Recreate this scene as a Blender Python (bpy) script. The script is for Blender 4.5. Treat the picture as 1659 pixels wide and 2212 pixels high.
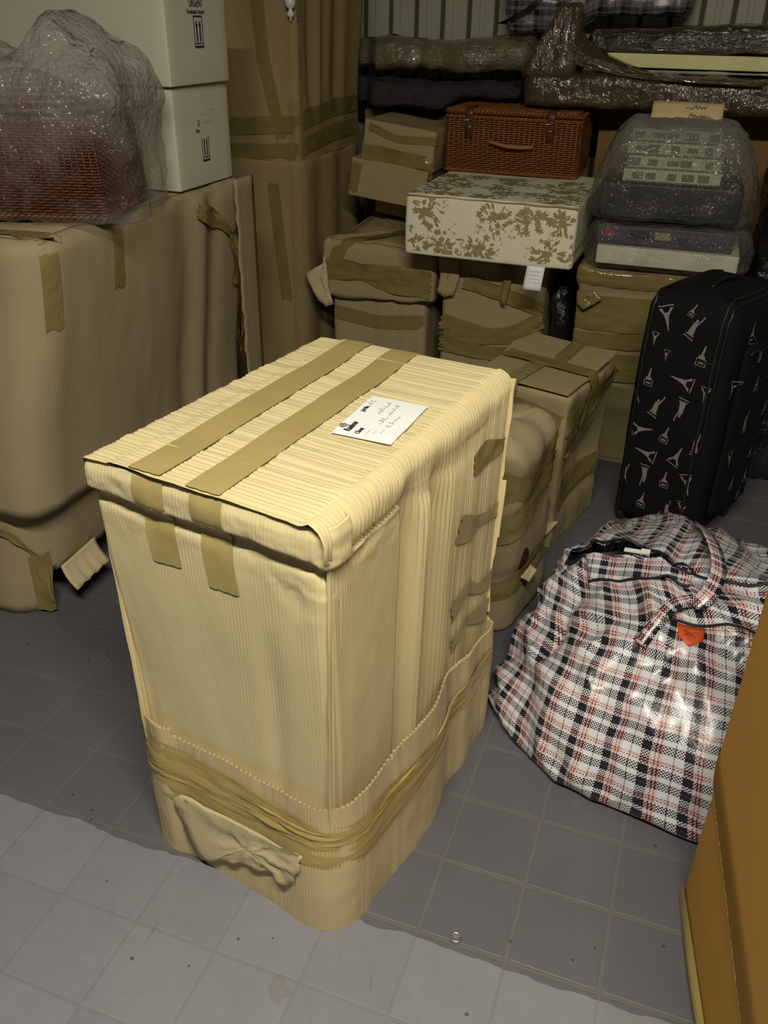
import bpy, bmesh, math, random
from math import sin, cos, pi, radians, exp, sqrt, atan2
from mathutils import Vector, Matrix, noise
from mathutils.bvhtree import BVHTree

for _o in list(bpy.data.objects):
    bpy.data.objects.remove(_o, do_unlink=True)
SC = bpy.context.scene
COL = SC.collection
random.seed(7)

# ------------------------------------------------------------------ camera
# world axes follow the floor tiles: X to the right along the rows, Y into the store, Z up (metres)
def make_camera():
    pitch, roll, yaw = radians(30.195), radians(1.043), radians(19.47)
    R = Vector((1, 0, 0)); F = Vector((0, cos(pitch), -sin(pitch))); U = R.cross(F)
    R2 = R * cos(roll) + U * sin(roll); U2 = U * cos(roll) - R * sin(roll)
    rz = Matrix.Rotation(yaw, 3, 'Z')
    R2, U2, F = rz @ R2, rz @ U2, rz @ F
    cam = bpy.data.cameras.new('camera'); o = bpy.data.objects.new('camera', cam); COL.objects.link(o)
    m = Matrix((R2, U2, -F)).transposed().to_4x4(); m.translation = (0, 0, 1.3754)
    o.matrix_world = m
    cam.sensor_fit = 'VERTICAL'; cam.sensor_height = 36.0; cam.lens = 30.22
    cam.clip_start = 0.05; cam.clip_end = 60
    SC.camera = o
make_camera()

# ------------------------------------------------------------------ world, lamps, exposure
W = bpy.data.worlds.new('store_gloom'); SC.world = W; W.use_nodes = True
W.node_tree.nodes['Background'].inputs[0].default_value = (0.9, 0.93, 1.0, 1)
W.node_tree.nodes['Background'].inputs[1].default_value = 0.02

def area(name, loc, size, energy, color, aim):
    l = bpy.data.lights.new(name, 'AREA'); l.shape = 'RECTANGLE'; l.size, l.size_y = size
    l.energy = energy; l.color = color; l.spread = radians(172)
    o = bpy.data.objects.new(name, l); COL.objects.link(o); o.location = loc
    o.rotation_euler = (Vector(aim) - Vector(loc)).to_track_quat('-Z', 'X').to_euler()
    return o
# corridor fluorescent, hung across the mouth of the store unit
area('corridor_tube_light', (0.06, -0.02, 2.38), (0.06, 1.3), 64, (1.0, 0.945, 0.785), (0.06, 0.42, 0))

SC.view_settings.view_transform = 'Standard'
SC.view_settings.look = 'None'
SC.view_settings.gamma = 1.0
SC.view_settings.use_curve_mapping = False
SC.view_settings.exposure = 0.0

# ------------------------------------------------------------------ helpers: materials
class NT:
    def __init__(s, name):
        s.m = bpy.data.materials.new(name); s.m.use_nodes = True
        s.t = s.m.node_tree; s.n = s.t.nodes; s.l = s.t.links
        s.b = s.n['Principled BSDF']; s.out = s.n['Material Output']
    def add(s, typ, **kw):
        n = s.n.new(typ)
        for k, v in kw.items(): setattr(n, k, v)
        return n
    def link(s, a, b): s.l.new(a, b)
    def val(s, sock, v):
        if hasattr(v, 'is_output') or isinstance(v, bpy.types.NodeSocket): s.link(v, sock)
        else: sock.default_value = v
    def math(s, op, a, b=None, c=None):
        n = s.add('ShaderNodeMath', operation=op)
        s.val(n.inputs[0], a)
        if b is not None: s.val(n.inputs[1], b)
        if c is not None: s.val(n.inputs[2], c)
        return n.outputs[0]
    def mix(s, fac, a, b, blend='MIX'):
        n = s.add('ShaderNodeMix', data_type='RGBA', blend_type=blend)
        s.val(n.inputs[0], fac); s.val(n.inputs[6], a); s.val(n.inputs[7], b)
        return n.outputs[2]
    def noise(s, scale, detail=3, rough=.55, vec=None, dist=0):
        n = s.add('ShaderNodeTexNoise'); n.inputs['Scale'].default_value = scale
        n.inputs['Detail'].default_value = detail; n.inputs['Roughness'].default_value = rough
        n.inputs['Distortion'].default_value = dist
        if vec is not None: s.link(vec, n.inputs['Vector'])
        return n.outputs[0]
    def coord(s, which): return s.add('ShaderNodeTexCoord').outputs[which]
    def mapped(s, vec, sc):
        n = s.add('ShaderNodeMapping'); n.inputs['Scale'].default_value = sc; s.link(vec, n.inputs['Vector'])
        return n.outputs[0]
    def ramp(s, fac, stops, interp='LINEAR'):
        n = s.add('ShaderNodeValToRGB'); r = n.color_ramp; r.interpolation = interp
        while len(r.elements) > 1: r.elements.remove(r.elements[-1])
        for i, (p, c) in enumerate(stops):
            e = r.elements[0] if i == 0 else r.elements.new(p)
            e.position = p; e.color = c if len(c) == 4 else (*c, 1)
        s.link(fac, n.inputs[0]); return n.outputs[0]
    def bump(s, h, strength=.5, dist=.002, normal=None):
        n = s.add('ShaderNodeBump'); n.inputs['Strength'].default_value = strength; n.inputs['Distance'].default_value = dist
        s.link(h, n.inputs['Height'])
        if normal is not None: s.link(normal, n.inputs['Normal'])
        return n.outputs[0]
    def set(s, **kw):
        for k, v in kw.items():
            s.val(s.b.inputs[k.replace('_', ' ')], v)

def c4(c): return (c[0], c[1], c[2], 1)
def scl(c, k): return (c[0] * k, c[1] * k, c[2] * k, 1)

def plain(name, col, rough=.6, metal=0, var=.12, vs=14, bump=0, bs=60, bd=.001, spec=.5):
    t = NT(name); nz = t.noise(vs, 4, vec=t.coord('Object'))
    t.set(Base_Color=t.mix(nz, scl(col, 1 - var), scl(col, 1 + var)), Roughness=rough, Metallic=metal)
    t.b.inputs['Specular IOR Level'].default_value = spec
    if bump:
        t.set(Normal=t.bump(t.noise(bs, 4, vec=t.coord('Object')), bump, bd))
    return t.m

def kraft(name, col, period=.007, strength=.45, dist=.0011, flute_shade=.05, var=.08):
    """corrugated kraft board: flutes run along V of the UV map (metres)"""
    t = NT(name); uv = t.coord('UV'); sep = t.add('ShaderNodeSeparateXYZ'); t.link(uv, sep.inputs[0])
    wob = t.noise(9, 2, vec=uv)
    u = t.math('ADD', sep.outputs[0], t.math('MULTIPLY', wob, .004))
    s = t.math('SINE', t.math('MULTIPLY', u, 2 * pi / period))
    s01 = t.math('MULTIPLY_ADD', s, .5, .5)
    big = t.noise(5, 4, vec=t.coord('Object')); fine = t.noise(220, 3, vec=t.mapped(uv, (1, .25, 1)))
    streak = t.noise(60, 2, vec=t.mapped(uv, (1, .04, 1)))
    col1 = t.mix(big, scl(col, 1 - var), scl(col, 1 + var))
    col2 = t.mix(t.math('MULTIPLY', s01, flute_shade * 2), col1, scl(col, .55))  # shading of the flutes painted into the colour as darker stripes
    col3 = t.mix(t.math('MULTIPLY', streak, .22), col2, scl(col, .7))
    h = t.math('ADD', s01, t.math('MULTIPLY', fine, .35))
    t.set(Base_Color=col3, Roughness=.78, Normal=t.bump(h, strength, dist))
    t.b.inputs['Specular IOR Level'].default_value = .25
    return t.m

def tape_mat(name, col, rough=.24, bump=.35, stretch=(8, 40, 8), bd=.002):
    t = NT(name); uv = t.coord('UV')
    nz = t.noise(1.6, 4, vec=t.mapped(uv, stretch)); big = t.noise(12, 3, vec=t.coord('Object'))
    t.set(Base_Color=t.mix(big, scl(col, .85), scl(col, 1.15)), Roughness=rough, Normal=t.bump(nz, bump, bd))
    return t.m

def bubble_mat(name, cell=.010, fac=.2, tint=(.5, .48, .44), haze=(.1, .3, .3)):
    t = NT(name); ob = t.coord('Object')
    vo = t.add('ShaderNodeTexVoronoi'); vo.inputs['Scale'].default_value = 1 / cell; t.link(ob, vo.inputs['Vector'])
    dome = t.math('SUBTRACT', 1.0, t.math('POWER', t.math('MULTIPLY', vo.outputs[0], 1.3), 2.0))
    wr = t.noise(16, 4, vec=ob, dist=.6)
    n1 = t.bump(dome, .55, .004); n2 = t.bump(wr, .9, .02, n1)
    t.set(Base_Color=c4(tint), Roughness=.11, Normal=n2)
    t.b.inputs['Specular IOR Level'].default_value = .8
    tr = t.add('ShaderNodeBsdfTransparent'); tr.inputs[0].default_value = (.93, .92, .90, 1)
    lw = t.add('ShaderNodeLayerWeight'); lw.inputs[0].default_value = .35
    sp = t.add('ShaderNodeSeparateXYZ'); t.link(ob, sp.inputs[0])   # more layers of film gathered at the top
    mr = t.add('ShaderNodeMapRange'); t.link(sp.outputs[2], mr.inputs[0]); mr.inputs[1].default_value = haze[0]; mr.inputs[2].default_value = haze[1]; mr.inputs[4].default_value = haze[2]
    f = t.math('ADD', t.math('ADD', t.math('MULTIPLY', lw.outputs['Facing'], .30), mr.outputs[0]), t.math('MULTIPLY_ADD', t.noise(9, 4, vec=ob), .5, fac - .28))
    mx = t.add('ShaderNodeMixShader'); t.link(f, mx.inputs[0]); t.link(tr.outputs[0], mx.inputs[1]); t.link(t.b.outputs[0], mx.inputs[2])
    t.link(mx.outputs[0], t.out.inputs[0])
    return t.m

def film_mat(name, col, rough=.16, stretch=(40, 6, 40)):
    """stretch film pulled tight over something dark"""
    t = NT(name); ob = t.coord('Object')
    n1 = t.noise(2.2, 4, vec=t.mapped(ob, stretch), dist=1.5); n2 = t.noise(17, 4, vec=ob, dist=1.2)
    big = t.noise(7, 4, vec=ob)
    b = t.bump(n2, .55, .022, t.bump(n1, .6, .012))
    t.set(Base_Color=t.mix(big, scl(col, .6), scl(col, 1.5)), Roughness=rough, Normal=b)
    t.b.inputs['Coat Weight'].default_value = 1.0; t.b.inputs['Coat Roughness'].default_value = .05; t.b.inputs['Coat IOR'].default_value = 1.7
    t.link(b, t.b.inputs['Coat Normal'])
    return t.m

def plaid_mat(name, k=1.0, period=.074, cell=.0031):
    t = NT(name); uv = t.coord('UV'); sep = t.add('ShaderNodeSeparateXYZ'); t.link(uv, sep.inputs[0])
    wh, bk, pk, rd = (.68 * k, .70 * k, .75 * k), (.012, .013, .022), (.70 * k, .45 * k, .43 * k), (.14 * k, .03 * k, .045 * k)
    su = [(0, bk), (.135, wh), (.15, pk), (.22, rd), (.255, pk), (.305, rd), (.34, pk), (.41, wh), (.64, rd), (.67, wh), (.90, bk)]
    sv = [(0, bk), (.17, wh), (.21, pk), (.26, rd), (.29, pk), (.33, rd), (.36, pk), (.40, wh), (.58, bk), (.68, rd), (.71, bk), (.82, wh), (.95, bk)]
    def stripe(s, st): return t.ramp(t.math('FRACT', t.math('DIVIDE', s, period)), st, 'CONSTANT')
    cu, cv = stripe(sep.outputs[0], su), stripe(sep.outputs[1], sv)
    ck = t.add('ShaderNodeTexChecker'); ck.inputs['Scale'].default_value = 1 / cell; t.link(uv, ck.inputs['Vector'])
    col = t.mix(ck.outputs[1], cu, cv)
    wr = t.noise(15, 4, vec=t.coord('Object'), dist=.8)
    weave = t.noise(1 / cell, 1, vec=uv)
    t.set(Base_Color=col, Roughness=.33, Normal=t.bump(wr, .35, .012, t.bump(weave, .10, .001)))
    t.b.inputs['Specular IOR Level'].default_value = .55
    t.b.inputs['Coat Weight'].default_value = .2; t.b.inputs['Coat Roughness'].default_value = .18
    return t.m

def floor_mat(name, dark, pale, edge=.892, grout=False):
    t = NT(name); g = t.add('ShaderNodeNewGeometry').outputs['Position']
    sep = t.add('ShaderNodeSeparateXYZ'); t.link(g, sep.inputs[0])
    wob = t.math('MULTIPLY_ADD', t.noise(7, 4, vec=g), .05, -.025)
    y = t.math('ADD', sep.outputs[1], wob)
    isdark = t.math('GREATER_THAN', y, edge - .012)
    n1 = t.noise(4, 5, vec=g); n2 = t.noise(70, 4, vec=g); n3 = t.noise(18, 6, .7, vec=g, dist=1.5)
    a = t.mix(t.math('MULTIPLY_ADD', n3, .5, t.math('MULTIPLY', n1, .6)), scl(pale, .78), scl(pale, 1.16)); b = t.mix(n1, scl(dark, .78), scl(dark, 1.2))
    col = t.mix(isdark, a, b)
    oi = t.add('ShaderNodeObjectInfo').outputs['Random']
    col = t.mix(t.math('MULTIPLY', oi, .10), col, scl(dark, .6))
    worn = t.math('GREATER_THAN', n3, .66)
    col = t.mix(t.math('MULTIPLY', worn, .3), col, (.17, .15, .12, 1))
    dv = t.add('ShaderNodeVectorMath', operation='DISTANCE'); t.link(g, dv.inputs[0]); dv.inputs[1].default_value = (-.418, .718, 0)   # patch of peeled paint
    pd = t.math('ADD', dv.outputs['Value'], t.math('MULTIPLY_ADD', t.noise(38, 4, vec=g), .07, -.035))
    col = t.mix(t.math('MULTIPLY', t.math('LESS_THAN', pd, .020), .45), col, (.17, .15, .13, 1))
    sc = t.math('GREATER_THAN', t.noise(5, 3, vec=t.mapped(g, (9, 1.2, 1)), dist=2), .73); col = t.mix(t.math('MULTIPLY', sc, .25), col, scl(dark, .5))
    sp = t.add('ShaderNodeTexVoronoi'); sp.inputs['Scale'].default_value = 16; t.link(g, sp.inputs['Vector'])
    col = t.mix(t.math('MULTIPLY', t.math('LESS_THAN', sp.outputs[0], .055), .7), col, (.03, .03, .03, 1))
    t.set(Base_Color=col, Roughness=t.math('MULTIPLY_ADD', n3, .25, .42), Normal=t.bump(t.math('ADD', n2, n3), .25, .0015))
    return t.m

KR = (.56, .40, .175)
M = {}
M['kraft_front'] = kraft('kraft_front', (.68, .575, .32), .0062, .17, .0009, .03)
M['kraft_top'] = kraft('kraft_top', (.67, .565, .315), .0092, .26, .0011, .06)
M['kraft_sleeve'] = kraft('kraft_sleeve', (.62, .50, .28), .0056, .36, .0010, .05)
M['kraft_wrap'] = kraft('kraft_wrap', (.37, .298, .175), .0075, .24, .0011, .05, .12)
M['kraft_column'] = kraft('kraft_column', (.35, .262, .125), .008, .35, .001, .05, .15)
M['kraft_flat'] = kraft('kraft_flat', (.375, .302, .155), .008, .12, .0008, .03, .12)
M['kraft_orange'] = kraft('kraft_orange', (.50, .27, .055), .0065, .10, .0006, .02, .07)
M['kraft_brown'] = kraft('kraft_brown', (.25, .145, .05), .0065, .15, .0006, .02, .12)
M['board_cut'] = plain('board_cut', (.74, .60, .33), .85, bump=.6, bs=300)
M['board_pale'] = plain('board_pale', (.56, .455, .27), .85, bump=.5, bs=160, bd=.002)
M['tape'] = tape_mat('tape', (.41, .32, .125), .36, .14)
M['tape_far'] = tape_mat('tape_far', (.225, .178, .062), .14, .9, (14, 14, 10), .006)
M['tape_side'] = tape_mat('tape_side', (.36, .28, .095), .30, .5)
M['tape_band'] = tape_mat('tape_band', (.43, .32, .105), .20, .5, (60, 5, 5), .003)
M['white_card'] = plain('white_card', (.78, .74, .60), .6, var=.04)
M['label'] = plain('label', (.92, .92, .93), .5, var=.02)
M['ink'] = plain('ink', (.03, .03, .035), .7)
M['ink_grey'] = plain('ink_grey', (.56, .56, .60), .8)
M['ink_dark'] = plain('ink_dark', (.02, .015, .02), .7)
M['bubble'] = bubble_mat('bubble', .010, .04, haze=(8, 9, 0))
M['bubble_left'] = bubble_mat('bubble_left', .012, .07, (.42, .39, .36), (.12, .30, .40))
M['bubble_dense'] = bubble_mat('bubble_dense', .013, .15, (.26, .255, .22), (.10, .26, .40))
M['film_brown'] = film_mat('film_brown', (.075, .045, .022), .14, (22, 14, 7))
M['film_pale'] = film_mat('film_pale', (.17, .145, .085), .3, (6, 6, 30))
M['film_dark'] = film_mat('film_dark', (.030, .021, .013), .18, (4, 30, 30))
M['film_white'] = film_mat('film_white', (.46, .42, .33), .3, (8, 30, 30))
M['polystyrene'] = plain('polystyrene', (.56, .53, .43), .75, var=.05, vs=5, bump=.15, bs=180)
M['wicker'] = plain('wicker', (.235, .08, .018), .34, var=.5, vs=40)
M['wicker_dark'] = plain('wicker_dark', (.115, .036, .018), .42, var=.5, vs=40)
M['wicker_shell'] = plain('wicker_shell', (.045, .014, .006), .7)
M['leather'] = plain('leather', (.10, .03, .012), .3, bump=.3, bs=120)
M['rope'] = plain('rope', (.34, .17, .07), .5)
M['fabric'] = plain('fabric', (.80, .75, .58), .85, var=.05, bump=.25, bs=500, bd=.0005)
M['floral'] = plain('floral', (.31, .265, .11), .85, var=.22, vs=60)
M['piping'] = plain('piping', (.33, .27, .12), .8)
M['suitcase'] = plain('suitcase', (.007, .0065, .007), .85, var=.3, vs=300, bump=.4, bs=700, bd=.0006, spec=.2)
M['suit_trim'] = plain('suit_trim', (.008, .008, .009), .45)
M['suit_print'] = plain('suit_print', (.24, .22, .21), .8, var=.35, vs=120)
M['suit_print_red'] = plain('suit_print_red', (.20, .09, .09), .8)
M['rubber'] = plain('rubber', (.015, .015, .016), .5)
M['plaid'] = plaid_mat('plaid')
M['plaid_shaded'] = plaid_mat('plaid_shaded', .32, .075, .003)  # copy of the plaid with shade put into its colours
M['black_zip'] = plain('black_zip', (.012, .012, .015), .6, bump=.5, bs=400)
M['metal'] = plain('metal', (.75, .74, .72), .28, 1.0, var=.05)
M['white_plastic'] = plain('white_plastic', (.75, .74, .70), .35)
M['red_label'] = plain('red_label', (.74, .10, .015), .55)
M['red_ink'] = plain('red_ink', (.28, .02, .01), .6)
M['black_film'] = film_mat('black_film', (.008, .008, .010), .30, (30, 30, 4))
M['rug'] = plain('rug', (.045, .034, .042), .95, var=.7, vs=90, bump=1.0, bs=90, bd=.01)
M['slab'] = plain('slab', (.80, .76, .38), .7, var=.2, vs=12)
M['note'] = plain('note', (.62, .47, .25), .8, var=.05)
M['books'] = plain('books', (.55, .55, .40), .6, var=.1)
M['book_green'] = plain('book_green', (.16, .18, .11), .6)
M['dark_box'] = plain('dark_box', (.012, .012, .018), .5)
M['frame_purple'] = plain('frame_purple', (.06, .05, .09), .4, var=.5, vs=25)
M['frame_red'] = plain('frame_red', (.35, .05, .07), .5)
M['wall'] = plain('wall', (.50, .47, .36), .6, var=.06, vs=3)
M['wall_joint'] = plain('wall_joint', (.11, .09, .05), .8)
M['side_wall'] = plain('side_wall', (.22, .21, .19), .9, var=.05, vs=2)
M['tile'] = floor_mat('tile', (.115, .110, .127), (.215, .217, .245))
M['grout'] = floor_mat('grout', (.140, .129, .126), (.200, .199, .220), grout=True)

# ------------------------------------------------------------------ helpers: objects
def thing(name, label, cat, loc=(0, 0, 0), yaw=0, group=None, tilt=None):
    o = bpy.data.objects.new(name, None); COL.objects.link(o); o.empty_display_size = .05
    o.location = loc; o.rotation_euler = (tilt[0] if tilt else 0, tilt[1] if tilt else 0, radians(yaw))
    o['label'] = label; o['category'] = cat
    if group: o['group'] = group
    return o
def tag(o, label, cat, group=None):
    o['label'] = label; o['category'] = cat
    if group: o['group'] = group
    return o
def struct(o): o['kind'] = 'structure'; return o

class MB:
    def __init__(s): s.v = []; s.f = []; s.uv = []
    def P(s, p): s.v.append((p[0], p[1], p[2])); return len(s.v) - 1
    def F(s, idx, uv=None):
        s.f.append(tuple(idx)); s.uv.append(uv if uv else [(s.v[i][0], s.v[i][1] + s.v[i][2]) for i in idx])
    def quad(s, a, b, c, d):
        i = [s.P(q) for q in (a, b, c, d)]; s.F(i)
    def grid(s, pts, uvs=None, wrap=False, keep=None):
        ni, nj = len(pts), len(pts[0]); b = len(s.v)
        for r in pts:
            for p in r: s.v.append((p[0], p[1], p[2]))
        for i in range(ni - 1):
            for j in range(nj if wrap else nj - 1):
                if keep and not keep(i, j): continue
                j2 = (j + 1) % nj
                q = (b + i * nj + j, b + i * nj + j2, b + (i + 1) * nj + j2, b + (i + 1) * nj + j)
                u = None
                if uvs:
                    if wrap and j2 == 0: u = [uvs[i][j], uvs[i][nj], uvs[i + 1][nj], uvs[i + 1][j]]
                    else: u = [uvs[i][j], uvs[i][j2], uvs[i + 1][j2], uvs[i + 1][j]]
                s.F(q, u)
    def box(s, c, d, rot=None):
        c = Vector(c); h = Vector(d) / 2; ids = []
        for x in (-1, 1):
            for y in (-1, 1):
                for z in (-1, 1):
                    p = Vector((x * h.x, y * h.y, z * h.z)); p = rot @ p if rot else p
                    ids.append(s.P(c + p))
        a = ids
        for f in ((0, 1, 3, 2), (4, 6, 7, 5), (0, 4, 5, 1), (2, 3, 7, 6), (0, 2, 6, 4), (1, 5, 7, 3)): s.F([a[i] for i in f])
    def tube(s, pts, r, n=5, closed=False):
        pts = [Vector(p) for p in pts]; m = len(pts); rings = []
        up = Vector((0, 0, 1))
        for i, p in enumerate(pts):
            a = pts[(i - 1) % m] if (closed or i > 0) else p; b = pts[(i + 1) % m] if (closed or i < m - 1) else p
            t = (b - a)
            if t.length < 1e-9: t = Vector((1, 0, 0))
            t.normalize(); ref = up if abs(t.z) < .9 else Vector((1, 0, 0))
            x = t.cross(ref).normalized(); y = x.cross(t)
            rr = r(i / max(1, m - 1)) if callable(r) else r
            rings.append([p + x * (rr * cos(2 * pi * k / n)) + y * (rr * sin(2 * pi * k / n)) for k in range(n)])
        if closed: rings.append(rings[0])
        b = len(s.v); s.grid(rings, None, True)
        if not closed:
            s.F(list(range(b, b + n))); s.F(list(range(b + (m - 1) * n, b + m * n)))
    def lathe(s, prof, c=(0, 0, 0), n=20, axis='Z'):
        rings = []
        for r, z in prof:
            ring = []
            for k in range(n):
                a = 2 * pi * k / n; p = (r * cos(a), r * sin(a), z)
                if axis == 'X': p = (z, p[0], p[1])
                if axis == 'Y': p = (p[0], z, p[1])
                ring.append((p[0] + c[0], p[1] + c[1], p[2] + c[2]))
            rings.append(ring)
        s.grid(rings, None, True)
    def poly(s, pts): s.F([s.P(p) for p in pts])
    def build(s, name, mat, parent=None, smooth=True, label=None, kind=None, solid=0, offs=-1):
        me = bpy.data.meshes.new(name); me.from_pydata(s.v, [], s.f)
        l = me.uv_layers.new(name='UVMap'); flat = []
        for u in s.uv:
            for a in u: flat += [a[0], a[1]]
        l.data.foreach_set('uv', flat)
        me.materials.append(mat)
        if smooth: me.polygons.foreach_set('use_smooth', [True] * len(me.polygons))
        me.update()
        o = bpy.data.objects.new(name, me); COL.objects.link(o)
        if parent: o.parent = parent
        if label: o['label'] = label
        if kind: o['kind'] = kind
        if solid:
            md = o.modifiers.new('thickness', 'SOLIDIFY'); md.thickness = solid; md.offset = offs
        if smooth:
            bm = bmesh.new(); bm.from_mesh(me); bmesh.ops.recalc_face_normals(bm, faces=bm.faces); bm.to_mesh(me); bm.free()
        return o
    def bvh(s): return BVHTree.FromPolygons([Vector(v) for v in s.v], s.f)

def fbm(p, sc=1.0, seed=0, o=4):
    return noise.fractal(Vector((p[0] * sc + seed * 7.31, p[1] * sc - seed * 3.7, p[2] * sc + seed * 1.9)), 1.0, 2.0, o)
def ss(a, b, x):
    t = max(0, min(1, (x - a) / (b - a))); return t * t * (3 - 2 * t)
def gs(x, c, w): return exp(-((x - c) / w) ** 2)
def crom(p, n, closed=False):
    """Catmull-Rom through points, n samples per span"""
    p = [Vector(q) for q in p]; out = []; m = len(p)
    for i in range(m if closed else m - 1):
        a = p[(i - 1) % m] if closed or i > 0 else p[0] * 2 - p[1]
        b, c = p[i], p[(i + 1) % m]
        d = p[(i + 2) % m] if closed or i < m - 2 else p[-1] * 2 - p[-2]
        for k in range(n):
            t = k / n
            out.append(.5 * ((2 * b) + (c - a) * t + (2 * a - 5 * b + 4 * c - d) * t * t + (3 * b - a - 3 * c + d) * t ** 3))
    if not closed: out.append(p[-1].copy())
    return out

def plan_rr(x0, x1, y0, y1, r, step):
    """rounded rectangle outline counter-clockwise from the front-left corner: [(x, y, nx, ny, s)]"""
    out = []; pts = []
    def lin(a, b, n):
        L = (Vector(b) - Vector(a)).length; k = max(1, int(L / step))
        for i in range(k):
            t = i / k; pts.append((a[0] + (b[0] - a[0]) * t, a[1] + (b[1] - a[1]) * t, n[0], n[1]))
    def arc(cx, cy, a0):
        k = max(3, int(r * pi / 2 / step))
        for i in range(k):
            a = a0 + pi / 2 * i / k; pts.append((cx + r * cos(a), cy + r * sin(a), cos(a), sin(a)))
    lin((x0 + r, y0), (x1 - r, y0), (0, -1)); arc(x1 - r, y0 + r, -pi / 2)
    lin((x1, y0 + r), (x1, y1 - r), (1, 0)); arc(x1 - r, y1 - r, 0)
    lin((x1 - r, y1), (x0 + r, y1), (0, 1)); arc(x0 + r, y1 - r, pi / 2)
    lin((x0, y1 - r), (x0, y0 + r), (-1, 0)); arc(x0 + r, y0 + r, pi)
    s = 0
    for i, p in enumerate(pts):
        if i: s += sqrt((p[0] - pts[i - 1][0]) ** 2 + (p[1] - pts[i - 1][1]) ** 2)
        out.append((*p, s))
    tot = s + sqrt((pts[0][0] - pts[-1][0]) ** 2 + (pts[0][1] - pts[-1][1]) ** 2)
    return out, tot

def wrap_box(x0, x1, y0, y1, z0, z1, rc=.03, rt=.02, rb=0, step=.02, zstep=.03, disp=None, top=True, bottom=True, topaxis='x', topn=5):
    """soft rounded box as one MB; disp(p, n, s) -> p"""
    mb = MB(); pl, tot = plan_rr(x0, x1, y0, y1, rc, step); cx, cy = (x0 + x1) / 2, (y0 + y1) / 2
    lev = []   # (z, inset, normal z, scale)
    if rb:
        for k in range(5):
            a = pi / 2 * (1 - k / 5); lev.append((z0 + rb * (1 - sin(a)), rb * (1 - cos(a)), -sin(a)))
    nz = max(1, int((z1 - rt - z0 - rb) / zstep))
    for k in range(nz + 1): lev.append((z0 + rb + (z1 - rt - z0 - rb) * k / nz, 0, 0))
    if rt:
        for k in range(1, 6):
            a = pi / 2 * k / 5; lev.append((z1 - rt + rt * sin(a), rt * (1 - cos(a)), sin(a)))
    rows, uvs = [], []
    def ring(z, ins, nzv):
        r, u = [], []; h = sqrt(max(0, 1 - nzv * nzv))
        for (x, y, nx, ny, s) in pl:
            p = Vector((x - nx * ins, y - ny * ins, z)); n = Vector((nx * h, ny * h, nzv))
            if disp: p = disp(p, n, s)
            r.append(p); u.append((s, z + (ins if nzv > 0 else -ins)))
        u.append((tot, u[0][1])); rows.append(r); uvs.append(u)
    for L in lev: ring(*L)
    mb.grid(rows, uvs, True)
    def cap(z, ins, up):
        rr = []; uu = []
        for k in range(topn + 1):
            f = 1 - k / topn if k < topn else .0004
            r, u = [], []
            for (x, y, nx, ny, s) in pl:
                px, py = x - nx * ins, y - ny * ins
                p = Vector((cx + (px - cx) * f, cy + (py - cy) * f, z)); n = Vector((0, 0, 1 if up else -1))
                if disp: p = disp(p, n, s)
                r.append(p); u.append((p.y, p.x) if topaxis == 'x' else (p.x, p.y))
            u.append(u[0]); rr.append(r); uu.append(u)
        mb.grid(rr, uu, True)
    if top: cap(z1, rt, True)
    if bottom: cap(z0, rb, False)
    return mb

def strip(mb, path, width, bvh=None, off=.0012, nw=4, step=.012, wr=0, seed=0, ragged=.004, fold=0, smooth=3):
    """tape along path = [(point, cast direction)], laid onto bvh, width vector = across the path"""
    P = [Vector(a) for a, _ in path]; D = [Vector(d).normalized() for _, d in path]
    pts = []
    for i in range(len(P) - 1):
        n = max(1, int((P[i + 1] - P[i]).length / step))
        for k in range(n): pts.append((P[i].lerp(P[i + 1], k / n), D[i].lerp(D[i + 1], k / n).normalized(), P[i + 1] - P[i]))
    pts.append((P[-1], D[-1], P[-1] - P[-2]))
    rows, uvs = [], []; L = 0
    for i, (p, d, t) in enumerate(pts):
        w = d.cross(t).normalized()
        if i: L += (p - pts[i - 1][0]).length
        r, u = [], []
        for j in range(nw + 1):
            f = j / nw - .5; wd = width(i / (len(pts) - 1)) if callable(width) else width
            q = p + w * (f * wd)
            if i in (0, len(pts) - 1) and ragged: q += t.normalized() * ragged * (1 if (j % 2) else -1)
            if bvh:
                h = bvh.ray_cast(q - d * .12, d, .3)
                if h[0] is not None: q = h[0]
            r.append(q); u.append((f * wd, L))
        rows.append(r); uvs.append(u)
    for _ in range(smooth if bvh else 0):
        rows = [rows[0]] + [[(rows[i - 1][j] + rows[i][j] * 2 + rows[i + 1][j]) / 4 for j in range(nw + 1)] for i in range(1, len(rows) - 1)] + [rows[-1]]
    for i, (p, d, t) in enumerate(pts):
        for j in range(nw + 1):
            f = j / nw - .5; L = uvs[i][j][1]
            k = off + (abs(fbm((L * 7, f * 5, seed), 1, seed)) * wr if wr else 0) + (fold * max(0, sin(f * 11 + L * 9 + seed)) if fold else 0)
            rows[i][j] = rows[i][j] - d * k
    mb.grid(rows, uvs)
    return mb

def tape(name, parent, path, width, mat, bvh=None, **kw):
    lab = kw.pop('label', None)
    return strip(MB(), path, width, bvh, **kw).build(name, mat, parent, label=lab)

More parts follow.
